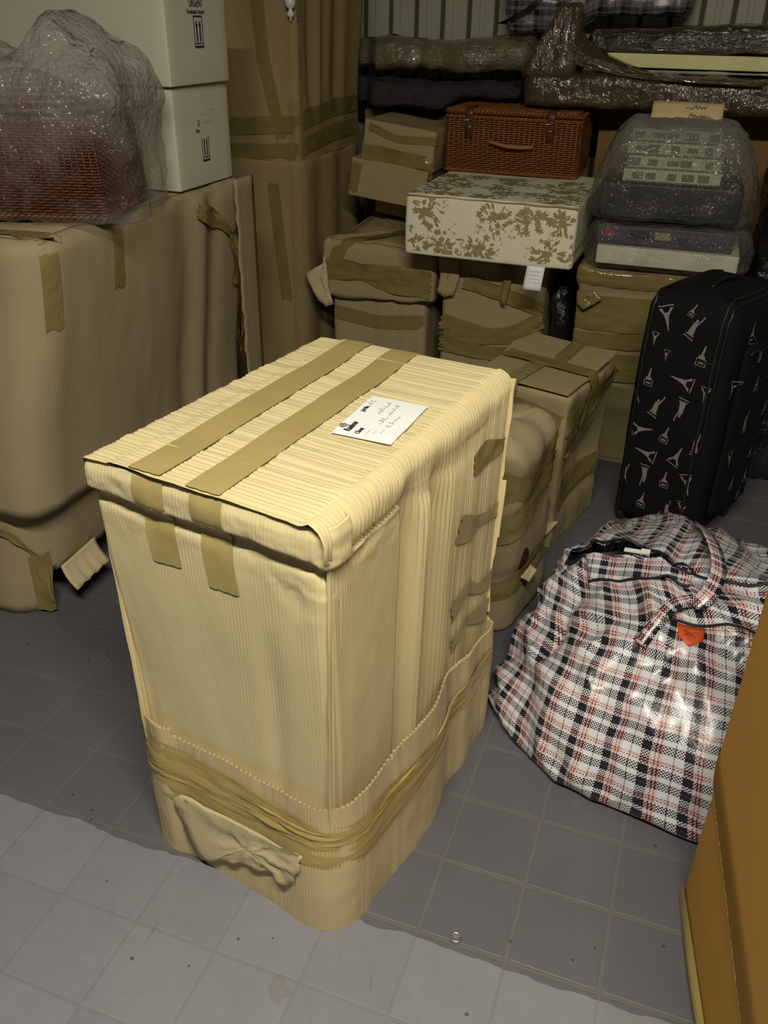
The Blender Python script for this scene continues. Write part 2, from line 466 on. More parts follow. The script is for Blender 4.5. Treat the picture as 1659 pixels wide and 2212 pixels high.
_txt = []
def text(name, body, size, origin, right, up, mat, parent, shear=0, extrude=.0003, squeeze=1):
    cu = bpy.data.curves.new(name, 'FONT'); cu.body = body; cu.size = size; cu.shear = shear; cu.extrude = extrude; cu.resolution_u = 2
    o = bpy.data.objects.new(name, cu); COL.objects.link(o)
    _txt.append((name, o, Vector(origin), Vector(right).normalized() * squeeze, Vector(up).normalized(), mat, parent))
def flush_text():
    dg = bpy.context.evaluated_depsgraph_get(); dg.update()
    for name, o, og, r, u, mat, parent in _txt:
        me = bpy.data.meshes.new_from_object(o.evaluated_get(dg)); n = r.cross(u).normalized()
        m = Matrix((r, u, n)).transposed().to_4x4(); m.translation = og
        me.transform(m); me.materials.clear(); me.materials.append(mat)
        bpy.data.objects.remove(o, do_unlink=True)
        ob = bpy.data.objects.new(name, me); COL.objects.link(ob); ob.parent = parent
    _txt.clear()
def scribble(mb, a, b, up, n, amp, w, seed, nrm):
    """handwriting-like zigzag stroke from a to b"""
    rd = random.Random(seed); a, b, up, nrm = Vector(a), Vector(b), Vector(up), Vector(nrm); pts = []
    for i in range(n):
        t = i / (n - 1); pts.append(a.lerp(b, t) + up * amp * (rd.random() if i % 2 else -rd.random() * .2) + (b - a) * (rd.random() - .5) / n)
    for i in range(n - 1):
        if rd.random() < .14: continue
        p, q = pts[i], pts[i + 1]; d = (q - p).normalized().cross(nrm) * w / 2
        mb.poly([p - d, q - d, q + d, p + d])

# ================================================================== THE SETTING
def build_floor():
    g = MB(); g.box((-.3, 1.2, -.05), (4.4, 5.2, .1)); fl = struct(g.build('floor', M['grout'], smooth=False))
    T, U0, V0 = .155, -1.015, .892
    def tile_mesh(a, b, h):
        mb = MB()
        lo = [(-a, -a, -.0005), (a, -a, -.0005), (a, a, -.0005), (-a, a, -.0005)]; mid = [(x, y, h * .55) for x, y, _ in lo]
        hi = [(-b, -b, h), (b, -b, h), (b, b, h), (-b, b, h)]
        i = [mb.P(p) for p in lo + mid + hi]
        for k in range(4):
            n = (k + 1) % 4; mb.F((i[k], i[n], i[4 + n], i[4 + k])); mb.F((i[4 + k], i[4 + n], i[8 + n], i[8 + k]))
        mb.F((i[8], i[9], i[10], i[11])); return mb
    protos = [tile_mesh(T / 2 - .0040, T / 2 - .0060, .0016), tile_mesh(T / 2 - .0022, T / 2 - .0046, .0008)]; mes = [None, None]; rest = MB()   # the pale paint has filled the joints of the front rows
    for iu in range(-8, 18):
        for iv in range(-10, 18):
            cx, cy = U0 + (iu - .5) * T, V0 + (iv + .5) * T
            if not (-2.4 < cx < 1.75 and -1.1 < cy < 3.65): continue
            dz = random.uniform(-.0003, .0003); kind = 1 if cy < V0 else 0; proto = protos[kind]; me = mes[kind]
            near = (-1.45 < cx < .45 and .42 < cy < 2.2) or (-.3 < cx < .55 and 2.2 <= cy < 2.8)
            if near:
                if me is None: o = proto.build('tile', M['tile'], fl, smooth=False); mes[kind] = o.data
                else: o = bpy.data.objects.new('tile', me); COL.objects.link(o); o.parent = fl
                o.location = (cx, cy, dz); o.rotation_euler = (random.uniform(-.002, .002), random.uniform(-.002, .002), random.uniform(-.006, .006))
            else:
                b = len(rest.v)
                for v in proto.v: rest.v.append((v[0] + cx, v[1] + cy, v[2] + dz))
                for f in proto.f: rest.F([q + b for q in f])
    rest.build('tile_field', M['tile'], fl, smooth=False, kind='stuff')
build_floor()

def build_shell():
    g = MB(); g.box((-.3, 3.80, 1.4), (4.4, .06, 2.8)); wb = struct(g.build('wall_back', M['wall_joint'], smooth=False))
    me = None; pitch = .1085
    for k in range(-19, 18):
        x = -.0925 + k * pitch
        if me is None:
            mb = MB(); w = pitch - .017
            prof = [(-w / 2, .012), (-w / 2, -.004), (-w / 2 + .004, -.008), (-.012, -.008), (-.009, -.012), (.009, -.012), (.012, -.008), (w / 2 - .004, -.008), (w / 2, -.004), (w / 2, .012)]
            mb.grid([[(a, b, z) for a, b in prof] for z in (0, 2.75)])
            o = mb.build('wall_panel', M['wall'], wb, smooth=False); me = o.data
        else: o = bpy.data.objects.new('wall_panel', me); COL.objects.link(o); o.parent = wb
        o.location = (x, 3.77, 0)
    for n, c, d in (('wall_left', (-2.45, 1.4, 1.4), (.1, 4.9, 2.8)), ('wall_right', (1.85, 1.4, 1.4), (.1, 4.9, 2.8)), ('ceiling', (-.3, 1.3, 2.85), (4.4, 5.1, .1))):
        g = MB(); g.box(c, d); struct(g.build(n, M['side_wall'], smooth=False))
build_shell()

# ================================================================== BIG CARTON IN FRONT
def build_big_carton():
    t = thing('wrapped_carton', 'tall pale corrugated carton standing in front, white address label and two tape strips on top', 'carton', (-.529, 1.15, 0), -9.5)
    ztop, yf, yb = .822, -.285, .325
    def hw(z): return .196 + .010 * z / .82
    def hl(z): return .176 + .026 * z / .82
    # sheet that runs up the right side, over the top and down the left side
    path = []   # (x, z, nx, nz, zone)
    for k in range(46): z = .02 + (ztop - .03 - .02) * k / 45; path.append((hw(z), z, 1, 0))
    for k in range(1, 8): a = pi / 2 * k / 8; path.append((hw(.8) - .03 + .03 * cos(a), ztop - .03 + .03 * sin(a), cos(a), sin(a)))
    for k in range(41): path.append((hw(.8) - .03 - (hw(.8) + hl(.8) - .042) * k / 40, ztop, 0, 1))
    for k in range(1, 6): a = pi / 2 + pi / 2 * k / 6; path.append((-hl(.8) + .012 + .012 * cos(a), ztop - .012 + .012 * sin(a), cos(a), sin(a)))
    for k in range(20): z = ztop - .012 - (ztop - .04) * k / 19; path.append((-hl(z), z, -1, 0))
    NY = 430; rows, uvs = [], []; L = 0; per = .0092
    for i, (x, z, nx, nz) in enumerate(path):
        if i: L += sqrt((x - path[i - 1][0]) ** 2 + (z - path[i - 1][1]) ** 2)
        istop = ss(.55, .98, nz); isr = ss(.3, .9, nx); corner = (1 - abs(nz - .7) / .7) if nx > .05 and nz > .05 else 0
        ov = max(istop, ss(.755, .775, z) if nx > 0 else ss(.806, .812, z)); y0 = yf - .013 * ov + .006 * (1 - ov)
        r, u = [], []
        for j in range(NY):
            y = y0 + (yb - y0) * j / (NY - 1)
            ph = 2 * pi * y / per + 1.6 * fbm((y * 9, 0, 1), 1, 3)
            fold = fbm((y * 42, x * 2.2, z * 2), 1, 5)
            A = .0004 + .0007 * istop * (.5 + fbm((y * 20, 0, 9), 1, 2)) + .0034 * max(0, corner) + .0018 * isr * ss(.55, .79, z)
            d = A * sin(ph) + .0030 * fold * (istop * .8 + .5) + .007 * max(0, corner) * fbm((y * 16, 2, 3), 1, 8)
            if isr:
                fd = 1 - ss(.66, .80, z) * .85
                g = -.034 * gs(y, -.06, .03) + .012 * gs(y, -.005, .025) - .020 * gs(y, .05, .03) + .004 * gs(y, .12, .04) - .003 * sin(y * 60) * gs(y, .2, .1)
                d += g * fd * isr
                d += .007 * ss(.757, .772, z + .006 * sin(y * 20)) * ss(-.02, -.10, y)
                d -= .006 * gs(z, .745, .014) * gs(y, .04, .12)
            if istop:
                d += istop * (.0035 * ss(-.150, -.146, x + .006 * fbm((y * 8, 4, 4))) - .003 - .004 * gs(x, hw(.8) - .02, .05) * fbm((y * 11, 1, 0), 1, 9) + .0022 * fbm((x * 5, y * 5, 0), 1, 2))
            r.append((x + nx * d, y + (.003 * fbm((x * 14, z * 14, 0), 1, 6) if j == 0 else 0), z + nz * d)); u.append((y, L))
        rows.append(r); uvs.append(u)
    wrap = MB(); wrap.grid(rows, uvs); top = wrap.build('corrugated_wrap', M['kraft_top'], t); bt = wrap.bvh()
    core = wrap_box(-.165, .160, -.232, .315, .012, .806, .015, .01, 0, .05, .1); core.build('light_block_core', M['kraft_flat'], t)  # unseen solid box added inside to block light and close the back
    # front sheet, folded round the right corner
    pl = []; s = 0
    def add(x, y, nx, ny): pl.append((x, y, nx, ny))
    for k in range(6): add(-.203, -.20 - .073 * k / 6, -1, 0)
    for k in range(7): a = pi + pi / 2 * k / 6; add(-.191 + .012 * cos(a), -.277 + .012 * sin(a), cos(a), sin(a))
    for k in range(1, 60): add(-.191 + (.180 + .191) * k / 60, -.289, 0, -1)
    for k in range(11): a = -pi / 2 + pi / 2 * k / 10; add(.185 + .023 * cos(a), -.266 + .023 * sin(a), cos(a), sin(a))
    for k in range(1, 34): add(.208, -.266 + (.266 - .088) * k / 33, 1, 0)
    dense = []
    for i in range(len(pl) - 1):
        for k in range(3):
            f = k / 3; a, b = pl[i], pl[i + 1]; dense.append([a[q] * (1 - f) + b[q] * f for q in range(4)])
    dense.append(list(pl[-1])); rows, uvs = [], []; zs = [.02 + .68 * k / 46 for k in range(47)] + [.70 + .118 * k / 34 for k in range(1, 35)]
    for z in zs:
        r, u = [], []; s = 0
        for i, (x, y, nx, ny) in enumerate(dense):
            if i: s += sqrt((x - dense[i - 1][0]) ** 2 + (y - dense[i - 1][1]) ** 2)
            right = ss(.1, .8, nx)
            zc = .757 - .010 * right + .003 * sin(s * 21)
            d = .0002 * sin(2 * pi * s / .0068) + .003 * fbm((s * 5, z * 3, 0), 1, 4)
            lip = ss(zc + .002, zc + .014, z) * (1 - .55 * ss(.800, .82, z))
            k = (1 - .75 * right * ss(-.24, -.15, y))
            left = ss(.3, .9, -nx); k *= 1 - left
            d += (.011 * lip - .0075 * gs(z, zc - .004, .011)) * k - .010 * left * ss(.74, .78, z)
            d += .004 * fbm((s * 16, z * 22, 3), 1, 7) * gs(z, zc + .01, .05)
            d += -.006 * gs(s, .10, .018) * ss(.72, .3, z) * .5 - .004 * gs(x, .1, .02) * (1 - right) * ss(.7, .5, z)
            # crushed corner creases below the lip
            d += .004 * fbm((s * 26, z * 40, 9), 1, 3) * gs(z, .69, .03) * gs(s, .45, .06)
            d -= .016 * right * ss(-.245, -.220, y) * ss(.752, .762, z)
            sx = hw(z) / hw(.8)
            r.append((x * ((.955 + .045 * z / .82) if x > 0 else hl(z) / hl(.82)) + nx * d, y + ny * d + .002 + .020 * ss(.78, .32, z) * ss(-.2, -.27, y), z)); u.append((s, z))
        rows.append(r); uvs.append(u)
    fs = MB(); fs.grid(rows, uvs); fs.build('front_sheet', M['kraft_front'], t, solid=.003); bf = fs.bvh()
    # tape strips over the top and down the front
    for i, (xf, xb, drop) in enumerate(((-.082, -.108, .672), (.020, -.006, .660))):
        strip_mb = MB()
        strip(strip_mb, [((xb, yb - .003, ztop), (0, 0, -1)), ((xf, yf - .011, ztop), (0, 0, -1))], .056, bt, .0030, 6, .006, seed=i, ragged=.0006, smooth=40)
        strip_mb.build('tape_strip', M['tape'], t)
        strip_mb = MB()
        strip(strip_mb, [((xf + .004, yf - .005, .816), (0, 1, 0)), ((xf + .006, yf - .005, .748), (0, 1, 0)), ((xf + .012, yf - .005, drop), (0, 1, 0))], .054, bf, .0020, 6, .006, wr=.0015, seed=i + 4, ragged=.0008, smooth=2)
        strip_mb.build('tape_tail', M['tape'], t)
    # white label
    lab = MB(); n = 9; A, B_, C, D = Vector((.067, -.052, 0)), Vector((.048, .106, 0)), Vector((.147, .115, 0)), Vector((.165, -.042, 0)); pts = []
    for i in range(n):
        row = []
        for j in range(n):
            a, b = i / (n - 1), j / (n - 1); p = A.lerp(B_, a).lerp(D.lerp(C, a), b)
            z = max(bt.ray_cast(Vector((p.x + dx, p.y + dy, 1)), Vector((0, 0, -1)))[0].z for dx, dy in ((0, 0), (.003, 0), (-.003, 0), (0, .004), (0, -.004)))
            row.append((p.x, p.y, z + .0012))
        pts.append(row)
    zm = max(p[2] for r in pts for p in r)
    lo = lambda p: (p[0], p[1], .35 * p[2] + .65 * zm)
    lab.grid([[lo(p) for p in r] for r in pts]); lo_ = lab.build('address_label', M['label'], t, label='white paper address label'); zl = zm + .0006
    R = (B_ - A).normalized(); Up = (A - D).normalized()
    def at(a, b): p = D.lerp(C, a).lerp(A.lerp(B_, a), b); return Vector((p.x, p.y, zl))
    text('printed_word', 'Rainbow', .0165, at(.085, .755), R, Up, M['ink'], lo_, .2, squeeze=.62)
    text('printed_word', 'Client', .012, at(.07, .585), R, Up, M['ink'], lo_, squeeze=.75)
    text('printed_word', 'Job No.', .0105, at(.575, .855), R, Up, M['ink'], lo_, squeeze=.7)
    lg = MB(); c = at(.20, .925)
    for rr, a0, a1 in ((.0058, 0, 330), (.0028, 40, 400), (.0085, 60, 200)):
        pp = [c + R * rr * cos(radians(a0 + (a1 - a0) * k / 14)) + Up * rr * .8 * sin(radians(a0 + (a1 - a0) * k / 14)) for k in range(15)]
        for k in range(14):
            d = (pp[k + 1] - pp[k]).normalized().cross(Vector((0, 0, 1))) * .0006; lg.poly([pp[k] - d, pp[k + 1] - d, pp[k + 1] + d, pp[k] + d])
    lg.build('logo', M['ink'], lo_, smooth=False)
    hw_ = MB()
    for k, (a0, a1, b, amp, n_) in enumerate(((.72, .88, .86, .008, 12), (.58, .93, .59, .010, 26), (.36, .86, .42, .009, 34), (.33, .62, .25, .009, 20))):
        scribble(hw_, at(a0, b), at(a1, b), Up, n_, amp, .0009, 30 + k, (0, 0, 1))
    for a0, a1, b in ((.09, .21, .48), (.14, .22, .39), (.17, .33, .29)): scribble(hw_, at(a0, b), at(a1, b), Up, 10, .0025, .0008, int(b * 100), (0, 0, 1))
    hw_.build('handwriting', M['ink_grey'], lo_, smooth=False)
    # stray tape patches on the right side
    for k, pth in enumerate(([(.175, .705), (.225, .705), (.325, .69)], [(.13, .60), (.2, .57), (.322, .55)], [(.13, .415), (.2, .44), (.25, .40), (.322, .385)], [(.14, .335), (.2, .35), (.322, .31)])):
        tape('side_tape', t, [((.2, y, z), (-1, 0, .0)) for y, z in pth], lambda f, k=k: .052 * (.75 + .3 * sin(f * 5 + k)), M['tape_side'], bt, off=.0035, nw=5, step=.008, wr=.003, seed=k, label='loose brown tape patch')
    # torn jagged back edge of the sheet
    te = MB(); rd = random.Random(3); z = .30; w = .008
    while z < .812:
        dz = rd.uniform(.012, .045); z2 = min(z + dz, .815)
        if rd.random() < .35: w = rd.uniform(.002, .012)
        w2 = max(.002, min(.013, w + rd.uniform(-.003, .003)))
        te.quad((hw(z), yb - .003, z), (hw(z) + w, yb - .001, z), (hw(z2) + w2, yb - .001, z2), (hw(z2), yb - .003, z2)); z, w = z2, w2
    te.build('torn_edge', M['board_cut'], t, smooth=False, solid=.003)
    # lower sleeve
    cont = [(-.212, -.252), (-.185, -.278), (-.145, -.289), (-.106, -.281), (-.049, -.283), (.026, -.284), (.089, -.286), (.133, -.291), (.167, -.293), (.198, -.282), (.222, -.256), (.231, -.215), (.233, -.143), (.240, -.08), (.245, -.003), (.240, .052), (.225, .118), (.232, .183), (.225, .253), (.226, .31), (.205, .338), (.1, .345), (-.1, .345), (-.195, .335), (-.212, .30), (-.212, .1), (-.212, -.1), (-.214, -.21)]
    ol = crom([(x, y, 0) for x, y in cont], 12, True); m = len(ol); cum = [0]
    for i in range(m): cum.append(cum[-1] + (ol[(i + 1) % m] - ol[i]).length)
    def nrm(i): d = ol[(i + 1) % m] - ol[i - 1]; return Vector((d.y, -d.x, 0)).normalized()
    def rim(i):
        p = ol[i]; z = .298 + .004 * fbm((p.x * 12, p.y * 12, 0), 1, 2)
        if p.x > .2: z += .010 * gs(p.y, -.06, .09) + .03 * gs(p.y, .06, .04) - .02 * ss(.15, .3, p.y)
        if p.y < -.2 and p.x < -.118: z += .016
        return z
    rows, uvs, rin = [], [], []
    for k in range(25):
        f = k / 24; r, u = [], []
        for i in range(m):
            n = nrm(i); z = .001 + (rim(i) - .001) * f
            low = .012 * (ol[i].x > .15) * sin(ol[i].y * 30) * (1 - f) * 0
            d = -.004 * ss(.5, 1, f) + .0006 * sin(2 * pi * cum[i] / .0062) + .0025 * fbm((cum[i] * 8, z * 8, 0), 1, 1)
            r.append(ol[i] + n * d + Vector((0, 0, z))); u.append((cum[i], z))
        u.append((cum[m], u[0][1])); rows.append(r); uvs.append(u)
    sl = MB(); sl.grid(rows, uvs, True); so = sl.build('lower_sleeve', M['kraft_sleeve'], t); bs = sl.bvh()
    inner = []
    for f in (0, .5, 1): inner.append([ol[i] + nrm(i) * (-.009) + Vector((0, 0, .001 + (rim(i) - .002) * f)) for i in range(m)])
    si = MB(); si.grid(inner, None, True); si.build('sleeve_lining', M['kraft_sleeve'], t)
    zz = MB(); prev = None; s = 0; N = 440; ids = []
    for k in range(N):
        s = cum[m] * k / N; i = next(q for q in range(m) if cum[q + 1] > s); f = (s - cum[i]) / (cum[i + 1] - cum[i])
        p = ol[i].lerp(ol[(i + 1) % m], f); n = nrm(i); o = -.0045 if k % 2 else -.0085; zr = rim(i) * (1 - f) + rim((i + 1) % m) * f
        a = p + n * o; ids.append((zz.P((a.x, a.y, zr - .012)), zz.P((a.x, a.y, zr + .0036 * random.uniform(.2, 1)))))
    for k in range(N): a, b = ids[k], ids[(k + 1) % N]; zz.F((a[0], b[0], b[1], a[1]))
    zz.build('corrugated_rim', M['board_cut'], t, smooth=False, kind='stuff')
    # stretched tape round the sleeve
    def band(zf, zr_, w, seed, wr, name):
        pth = []
        for x, z in ((-.205, zf[0]), (-.1, zf[1]), (.05, zf[2]), (.175, zf[3])): pth.append(((x, -.29, z), (0 if x > -.2 else .5, 1, 0)))
        pth.append(((.215, -.265, (zf[3] + zr_[0]) / 2), (-.7, .7, 0)))
        for y, z in ((-.21, zr_[0]), (-.05, zr_[1]), (.12, zr_[2]), (.3, zr_[3])): pth.append(((.24, y, z), (-1, 0, 0)))
        tape(name, t, pth, w, M['tape_band'], bs, off=.0016, nw=12, step=.008, wr=wr, seed=seed, fold=.0007, smooth=8)
    band((.238, .226, .218, .212), (.20, .20, .205, .20), lambda f: .098 - .046 * ss(.5, .8, f), 1, .004, 'tape_band')
    band((.205, .212, .225, .230), (.225, .226, .225, .215), lambda f: .026 + .012 * sin(f * 7), 5, .006, 'twisted_tape')
    tape('tape_flap', t, [((-.215, -.29, .165), (.3, 1, 0)), ((-.11, -.29, .165), (0, 1, 0)), ((-.02, -.29, .178), (0, 1, 0)), ((.06, -.29, .19), (0, 1, 0))], lambda f: .05 - .03 * f, M['tape_band'], bs, off=.001, nw=5, wr=.004, seed=12)
    # torn paper patch
    out = [(-.125, .158), (-.06, .168), (.02, .172), (.10, .172), (.152, .182), (.148, .165), (.150, .148), (.140, .13), (.136, .108), (.118, .083), (.085, .088), (.055, .083), (.03, .074), (.0, .060), (-.03, .050), (-.06, .030), (-.083, .026), (-.105, .07)]
    rows = []; cxy = Vector((.03, .12))
    for k in range(7):
        f = k / 6; row = []
        for j, (x, z) in enumerate(crom([(a, b, 0) for a, b in out], 3, True) and [(q.x, q.y) for q in crom([(a, b, 0) for a, b in out], 3, True)]):
            px, pz = cxy.x + (x - cxy.x) * f, cxy.y + (z - cxy.y) * f
            h = bs.ray_cast(Vector((px, -.5, pz)), Vector((0, 1, 0)))[0]
            lift = .002 + .007 * ss(.15, .05, pz) + .0055 * (1 - abs(fbm((px * 16 - pz * 12, px * 8 + pz * 26, 0), 1, 3, 2)) * 2) * ss(.19, .15, pz) + .003 * fbm((px * 60, pz * 60, 0), 1, 8)
            lift = max(.002, lift)
            row.append((px, h.y - lift, pz + .003 * fbm((px * 40, pz * 90, 2)) * f))
        rows.append(row)
    tp = MB(); tp.grid(rows, None, True); tp.build('torn_paper', M['board_pale'], t, label='torn crumpled brown paper patch', solid=.0012)
build_big_carton()

# ================================================================== LEFT WRAPPED CARTON AND WHAT STANDS ON IT
def build_left_carton():
    t = thing('wrapped_carton', 'large long corrugated carton at the left carrying the wicker basket and white boxes', 'carton', (-1.29, 1.45, 0), 0)
    def du(p, n, s):
        k = n.x
        d = 0
        if k > .5:
            d = -.014 * gs(p.y, .60, .05) - .016 * gs(p.y, .74, .04) + .006 * gs(p.y, .67, .03) + .006 * fbm((p.y * 6, p.z * 2, 0), 1, 2)
        d *= ss(.5, .95, k) if k > .5 else 1
        q = p + n * d + Vector((-.060 * ss(.95, .30, p.z) * ss(-.5, -.05, p.x), -.075 * ss(.95, .30, p.z) * ss(.3, .0, p.y), 0)) + Vector((0, 0, .006 * fbm((p.x * 5, p.y * 5, 0), 1, 3) * max(0, n.z)))
        if p.z < .36 and abs(n.z) < .1: q.z += .010 * sin(p.y * 5 + 1) - .012
        return q
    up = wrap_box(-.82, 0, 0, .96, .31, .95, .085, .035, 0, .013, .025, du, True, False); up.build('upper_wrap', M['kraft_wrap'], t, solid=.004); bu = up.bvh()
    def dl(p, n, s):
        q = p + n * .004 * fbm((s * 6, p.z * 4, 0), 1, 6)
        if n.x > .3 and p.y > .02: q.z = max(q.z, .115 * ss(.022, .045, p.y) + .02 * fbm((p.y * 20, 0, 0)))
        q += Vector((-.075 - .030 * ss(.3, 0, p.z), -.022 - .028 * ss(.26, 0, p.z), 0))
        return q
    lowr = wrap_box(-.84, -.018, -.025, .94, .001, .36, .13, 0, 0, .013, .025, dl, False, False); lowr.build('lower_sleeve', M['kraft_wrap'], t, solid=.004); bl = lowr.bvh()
    for y, z1, w in ((.052, .755, .040), (.292, .79, .040)):
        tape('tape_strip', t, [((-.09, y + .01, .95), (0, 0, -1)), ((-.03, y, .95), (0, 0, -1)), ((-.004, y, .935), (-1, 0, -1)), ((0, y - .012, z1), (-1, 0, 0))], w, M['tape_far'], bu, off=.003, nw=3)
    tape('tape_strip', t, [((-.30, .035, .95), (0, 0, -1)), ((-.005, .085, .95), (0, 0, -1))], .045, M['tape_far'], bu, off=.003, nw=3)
    tape('twisted_tape', t, [((0, .64, .905), (-1, 0, 0)), ((0, .77, .85), (-1, 0, 0)), ((0, .83, .80), (-1, 0, 0)), ((0, .86, .72), (-1, 0, 0)), ((0, .87, .65), (-1, 0, 0))], lambda f: .035 + .02 * sin(f * 9), M['tape_far'], bu, off=.006, nw=5, wr=.02, seed=3, label='twisted brown tape hanging loose')
    tape('twisted_tape', t, [((0, .93, .86), (-1, 0, 0)), ((0, .83, .80), (-1, 0, 0))], .02, M['tape_far'], bu, off=.006, nw=3, wr=.01, seed=4)
    tape('twisted_tape', t, [((0, .925, .55), (-1, 0, 0)), ((0, .93, .47), (-1, 0, 0)), ((0, .90, .42), (-1, 0, 0))], lambda f: .03 + .03 * sin(f * 3), M['tape_far'], bu, off=.008, nw=5, wr=.03, seed=6)
    tape('tape_strip', t, [((-.135, -.04, .17), (-.5, 1, 0)), ((-.135, -.04, .012), (-.5, 1, 0))], .05, M['tape_far'], bl, off=.003, nw=3, wr=.004)
    tape('twisted_tape', t, [((-.25, -.06, .26), (0, 1, 0)), ((-.185, -.06, .235), (-.2, 1, 0)), ((-.14, -.04, .18), (-.5, 1, 0)), ((-.115, -.03, .04), (-.5, 1, 0))], lambda f: .02 + .008 * sin(f * 11), M['tape_far'], bl, off=.008, nw=4, wr=.014, seed=7)
    # end panel with a torn front edge
    rows = []; rd = random.Random(5)
    for k in range(26):
        z = .30 + .655 * k / 25; e = .835 + rd.uniform(-.006, .006)
        rows.append([(.010 + .012 * (j / 5) * (1 - j / 5) + (.006 if j == 0 else 0), e + (.955 - e) * j / 5, z) for j in range(6)])
    mb = MB(); mb.grid(rows, [[(q[1], q[2]) for q in r] for r in rows]); mb.build('end_panel', M['kraft_wrap'], t, solid=.004)
    # torn flap at the foot
    rows = []
    for i in range(8):
        r = []
        for j in range(14):
            f, y = i / 7, .005 + .14 * j / 13
            r.append((-.105 + .035 * f * f + .012 * f + .0015 * sin(j * 2.2) * f, y - .01 * f, .128 + .008 * j / 13 - (.058 + .003 * sin(j * 1.7) + .003 * sin(j * 4.1)) * f))
        rows.append(r)
    mb = MB(); mb.grid(rows); mb.build('torn_flap', M['board_pale'], t, label='torn board flap curling off the foot', solid=.004)
build_left_carton()

def wicker(t, x0, x1, y0, y1, z0, z1, mat, rows, gap, r=.0026, rc=.012, taper=0, rim=.007, shell='wicker_shell'):
    cx, cy = (x0 + x1) / 2, (y0 + y1) / 2
    sh = wrap_box(x0 + .009, x1 - .009, y0 + .009, y1 - .009, z0 + .004, z1 - .004, rc, .004, 0, .05, .05,
                  lambda p, n, s: Vector((cx + (p.x - cx) * (1 + taper * (p.z - z0) / (z1 - z0)), cy + (p.y - cy) * (1 + taper * (p.z - z0) / (z1 - z0)), p.z)))
    sh.build('liner', M[shell], t)
    pl, tot = plan_rr(x0, x1, y0, y1, rc, gap / 4); n = max(8, int(tot / gap) // 2 * 2); w = MB()
    def pos(s, z, off):
        s = s % tot
        i = min(len(pl) - 1, int(s / tot * len(pl)))
        while i > 0 and pl[i][4] > s: i -= 1
        while i < len(pl) - 1 and pl[i + 1][4] <= s: i += 1
        a = pl[i]; f = s - a[4]; k = 1 + taper * (z - z0) / (z1 - z0)
        x, y = a[0] - a[3] * f, a[1] + a[2] * f
        return Vector((cx + (x - cx) * k + a[2] * off, cy + (y - cy) * k + a[3] * off, z))
    for k in range(rows):
        z = z0 + .008 + (z1 - z0 - .016) * k / (rows - 1)
        w.tube([pos(tot * i / (2 * n), z, .0028 * (1 if k % 2 else -1) * cos(pi * i / 2)) for i in range(2 * n)], r, 4, True)
    w.build('weave', M[mat], t, kind='stuff')
    st = MB()
    for i in range(n): st.tube([pos(tot * i / n, z0, 0), pos(tot * i / n, z1, 0)], r * 1.05, 4)
    st.build('stakes', M[mat], t, kind='stuff')
    for z in (z0 + .006, z1 - .004):
        b = MB()
        for ph in (0, pi):
            b.tube([pos(tot * i / 260, z + rim * .6 * sin(i * 1.2 + ph), rim * .6 * cos(i * 1.2 + ph)) for i in range(260)], rim * .62, 4, True)
        b.build('plaited_rim', M[mat], t)
    return pos

def build_basket():
    t = thing('wicker_basket', 'reddish brown wicker basket swathed in bubble wrap on top of the left carton', 'basket', (-1.262, 1.672, .956), 17)
    wicker(t, -.44, 0, 0, .32, 0, .205, 'wicker_dark', 32, .015, r=.0026, taper=-.08)
    lid = []; L = MB()
    for k in range(9):
        f = k / 8; z = .205 + .085 * (1 - (1 - f) ** 1.6); lid_r = 1 - f * .88
        L.tube([(-.22 + .205 * lid_r * cos(a) * 1.0, .16 + .145 * lid_r * sin(a), z) for a in [2 * pi * i / 40 for i in range(40)]], .0085, 5, True)
    L.build('lid', M['wicker_dark'], t)
    h = MB(); h.tube([(-.22 + .02 * cos(pi * k / 8) * 1.5, .16, .285 + .03 * sin(pi * k / 8)) for k in range(9)], .006, 6); h.build('lid_handle', M['wicker_dark'], t)
    def dw(p, n, s):
        a = fbm((p.x * 4.2, p.y * 4.2, p.z * 4.2), 1, 11); b = abs(fbm((p.x * 11, p.y * 11, p.z * 9), 1, 12)); c = abs(sin(s * 26 + 3 * a)) * .010 * ss(.26, .02, p.z)
        q = p + n * (.026 * a + .022 * b + c)
        top = ss(.2, .36, p.z)
        q.z += top * (.060 * gs(p.x, -.10, .06) * gs(p.y, .2, .2) + .02 * gs(p.x, -.36, .08) - .03 * gs(p.x, -.22, .06))
        q.z = max(q.z, .0015)
        return q
    w = wrap_box(-.50, .058, -.022, .335, .002, .345, .06, .09, .01, .011, .012, dw, True, True, topn=14); w.build('bubble_wrap', M['bubble_left'], t)
build_basket()

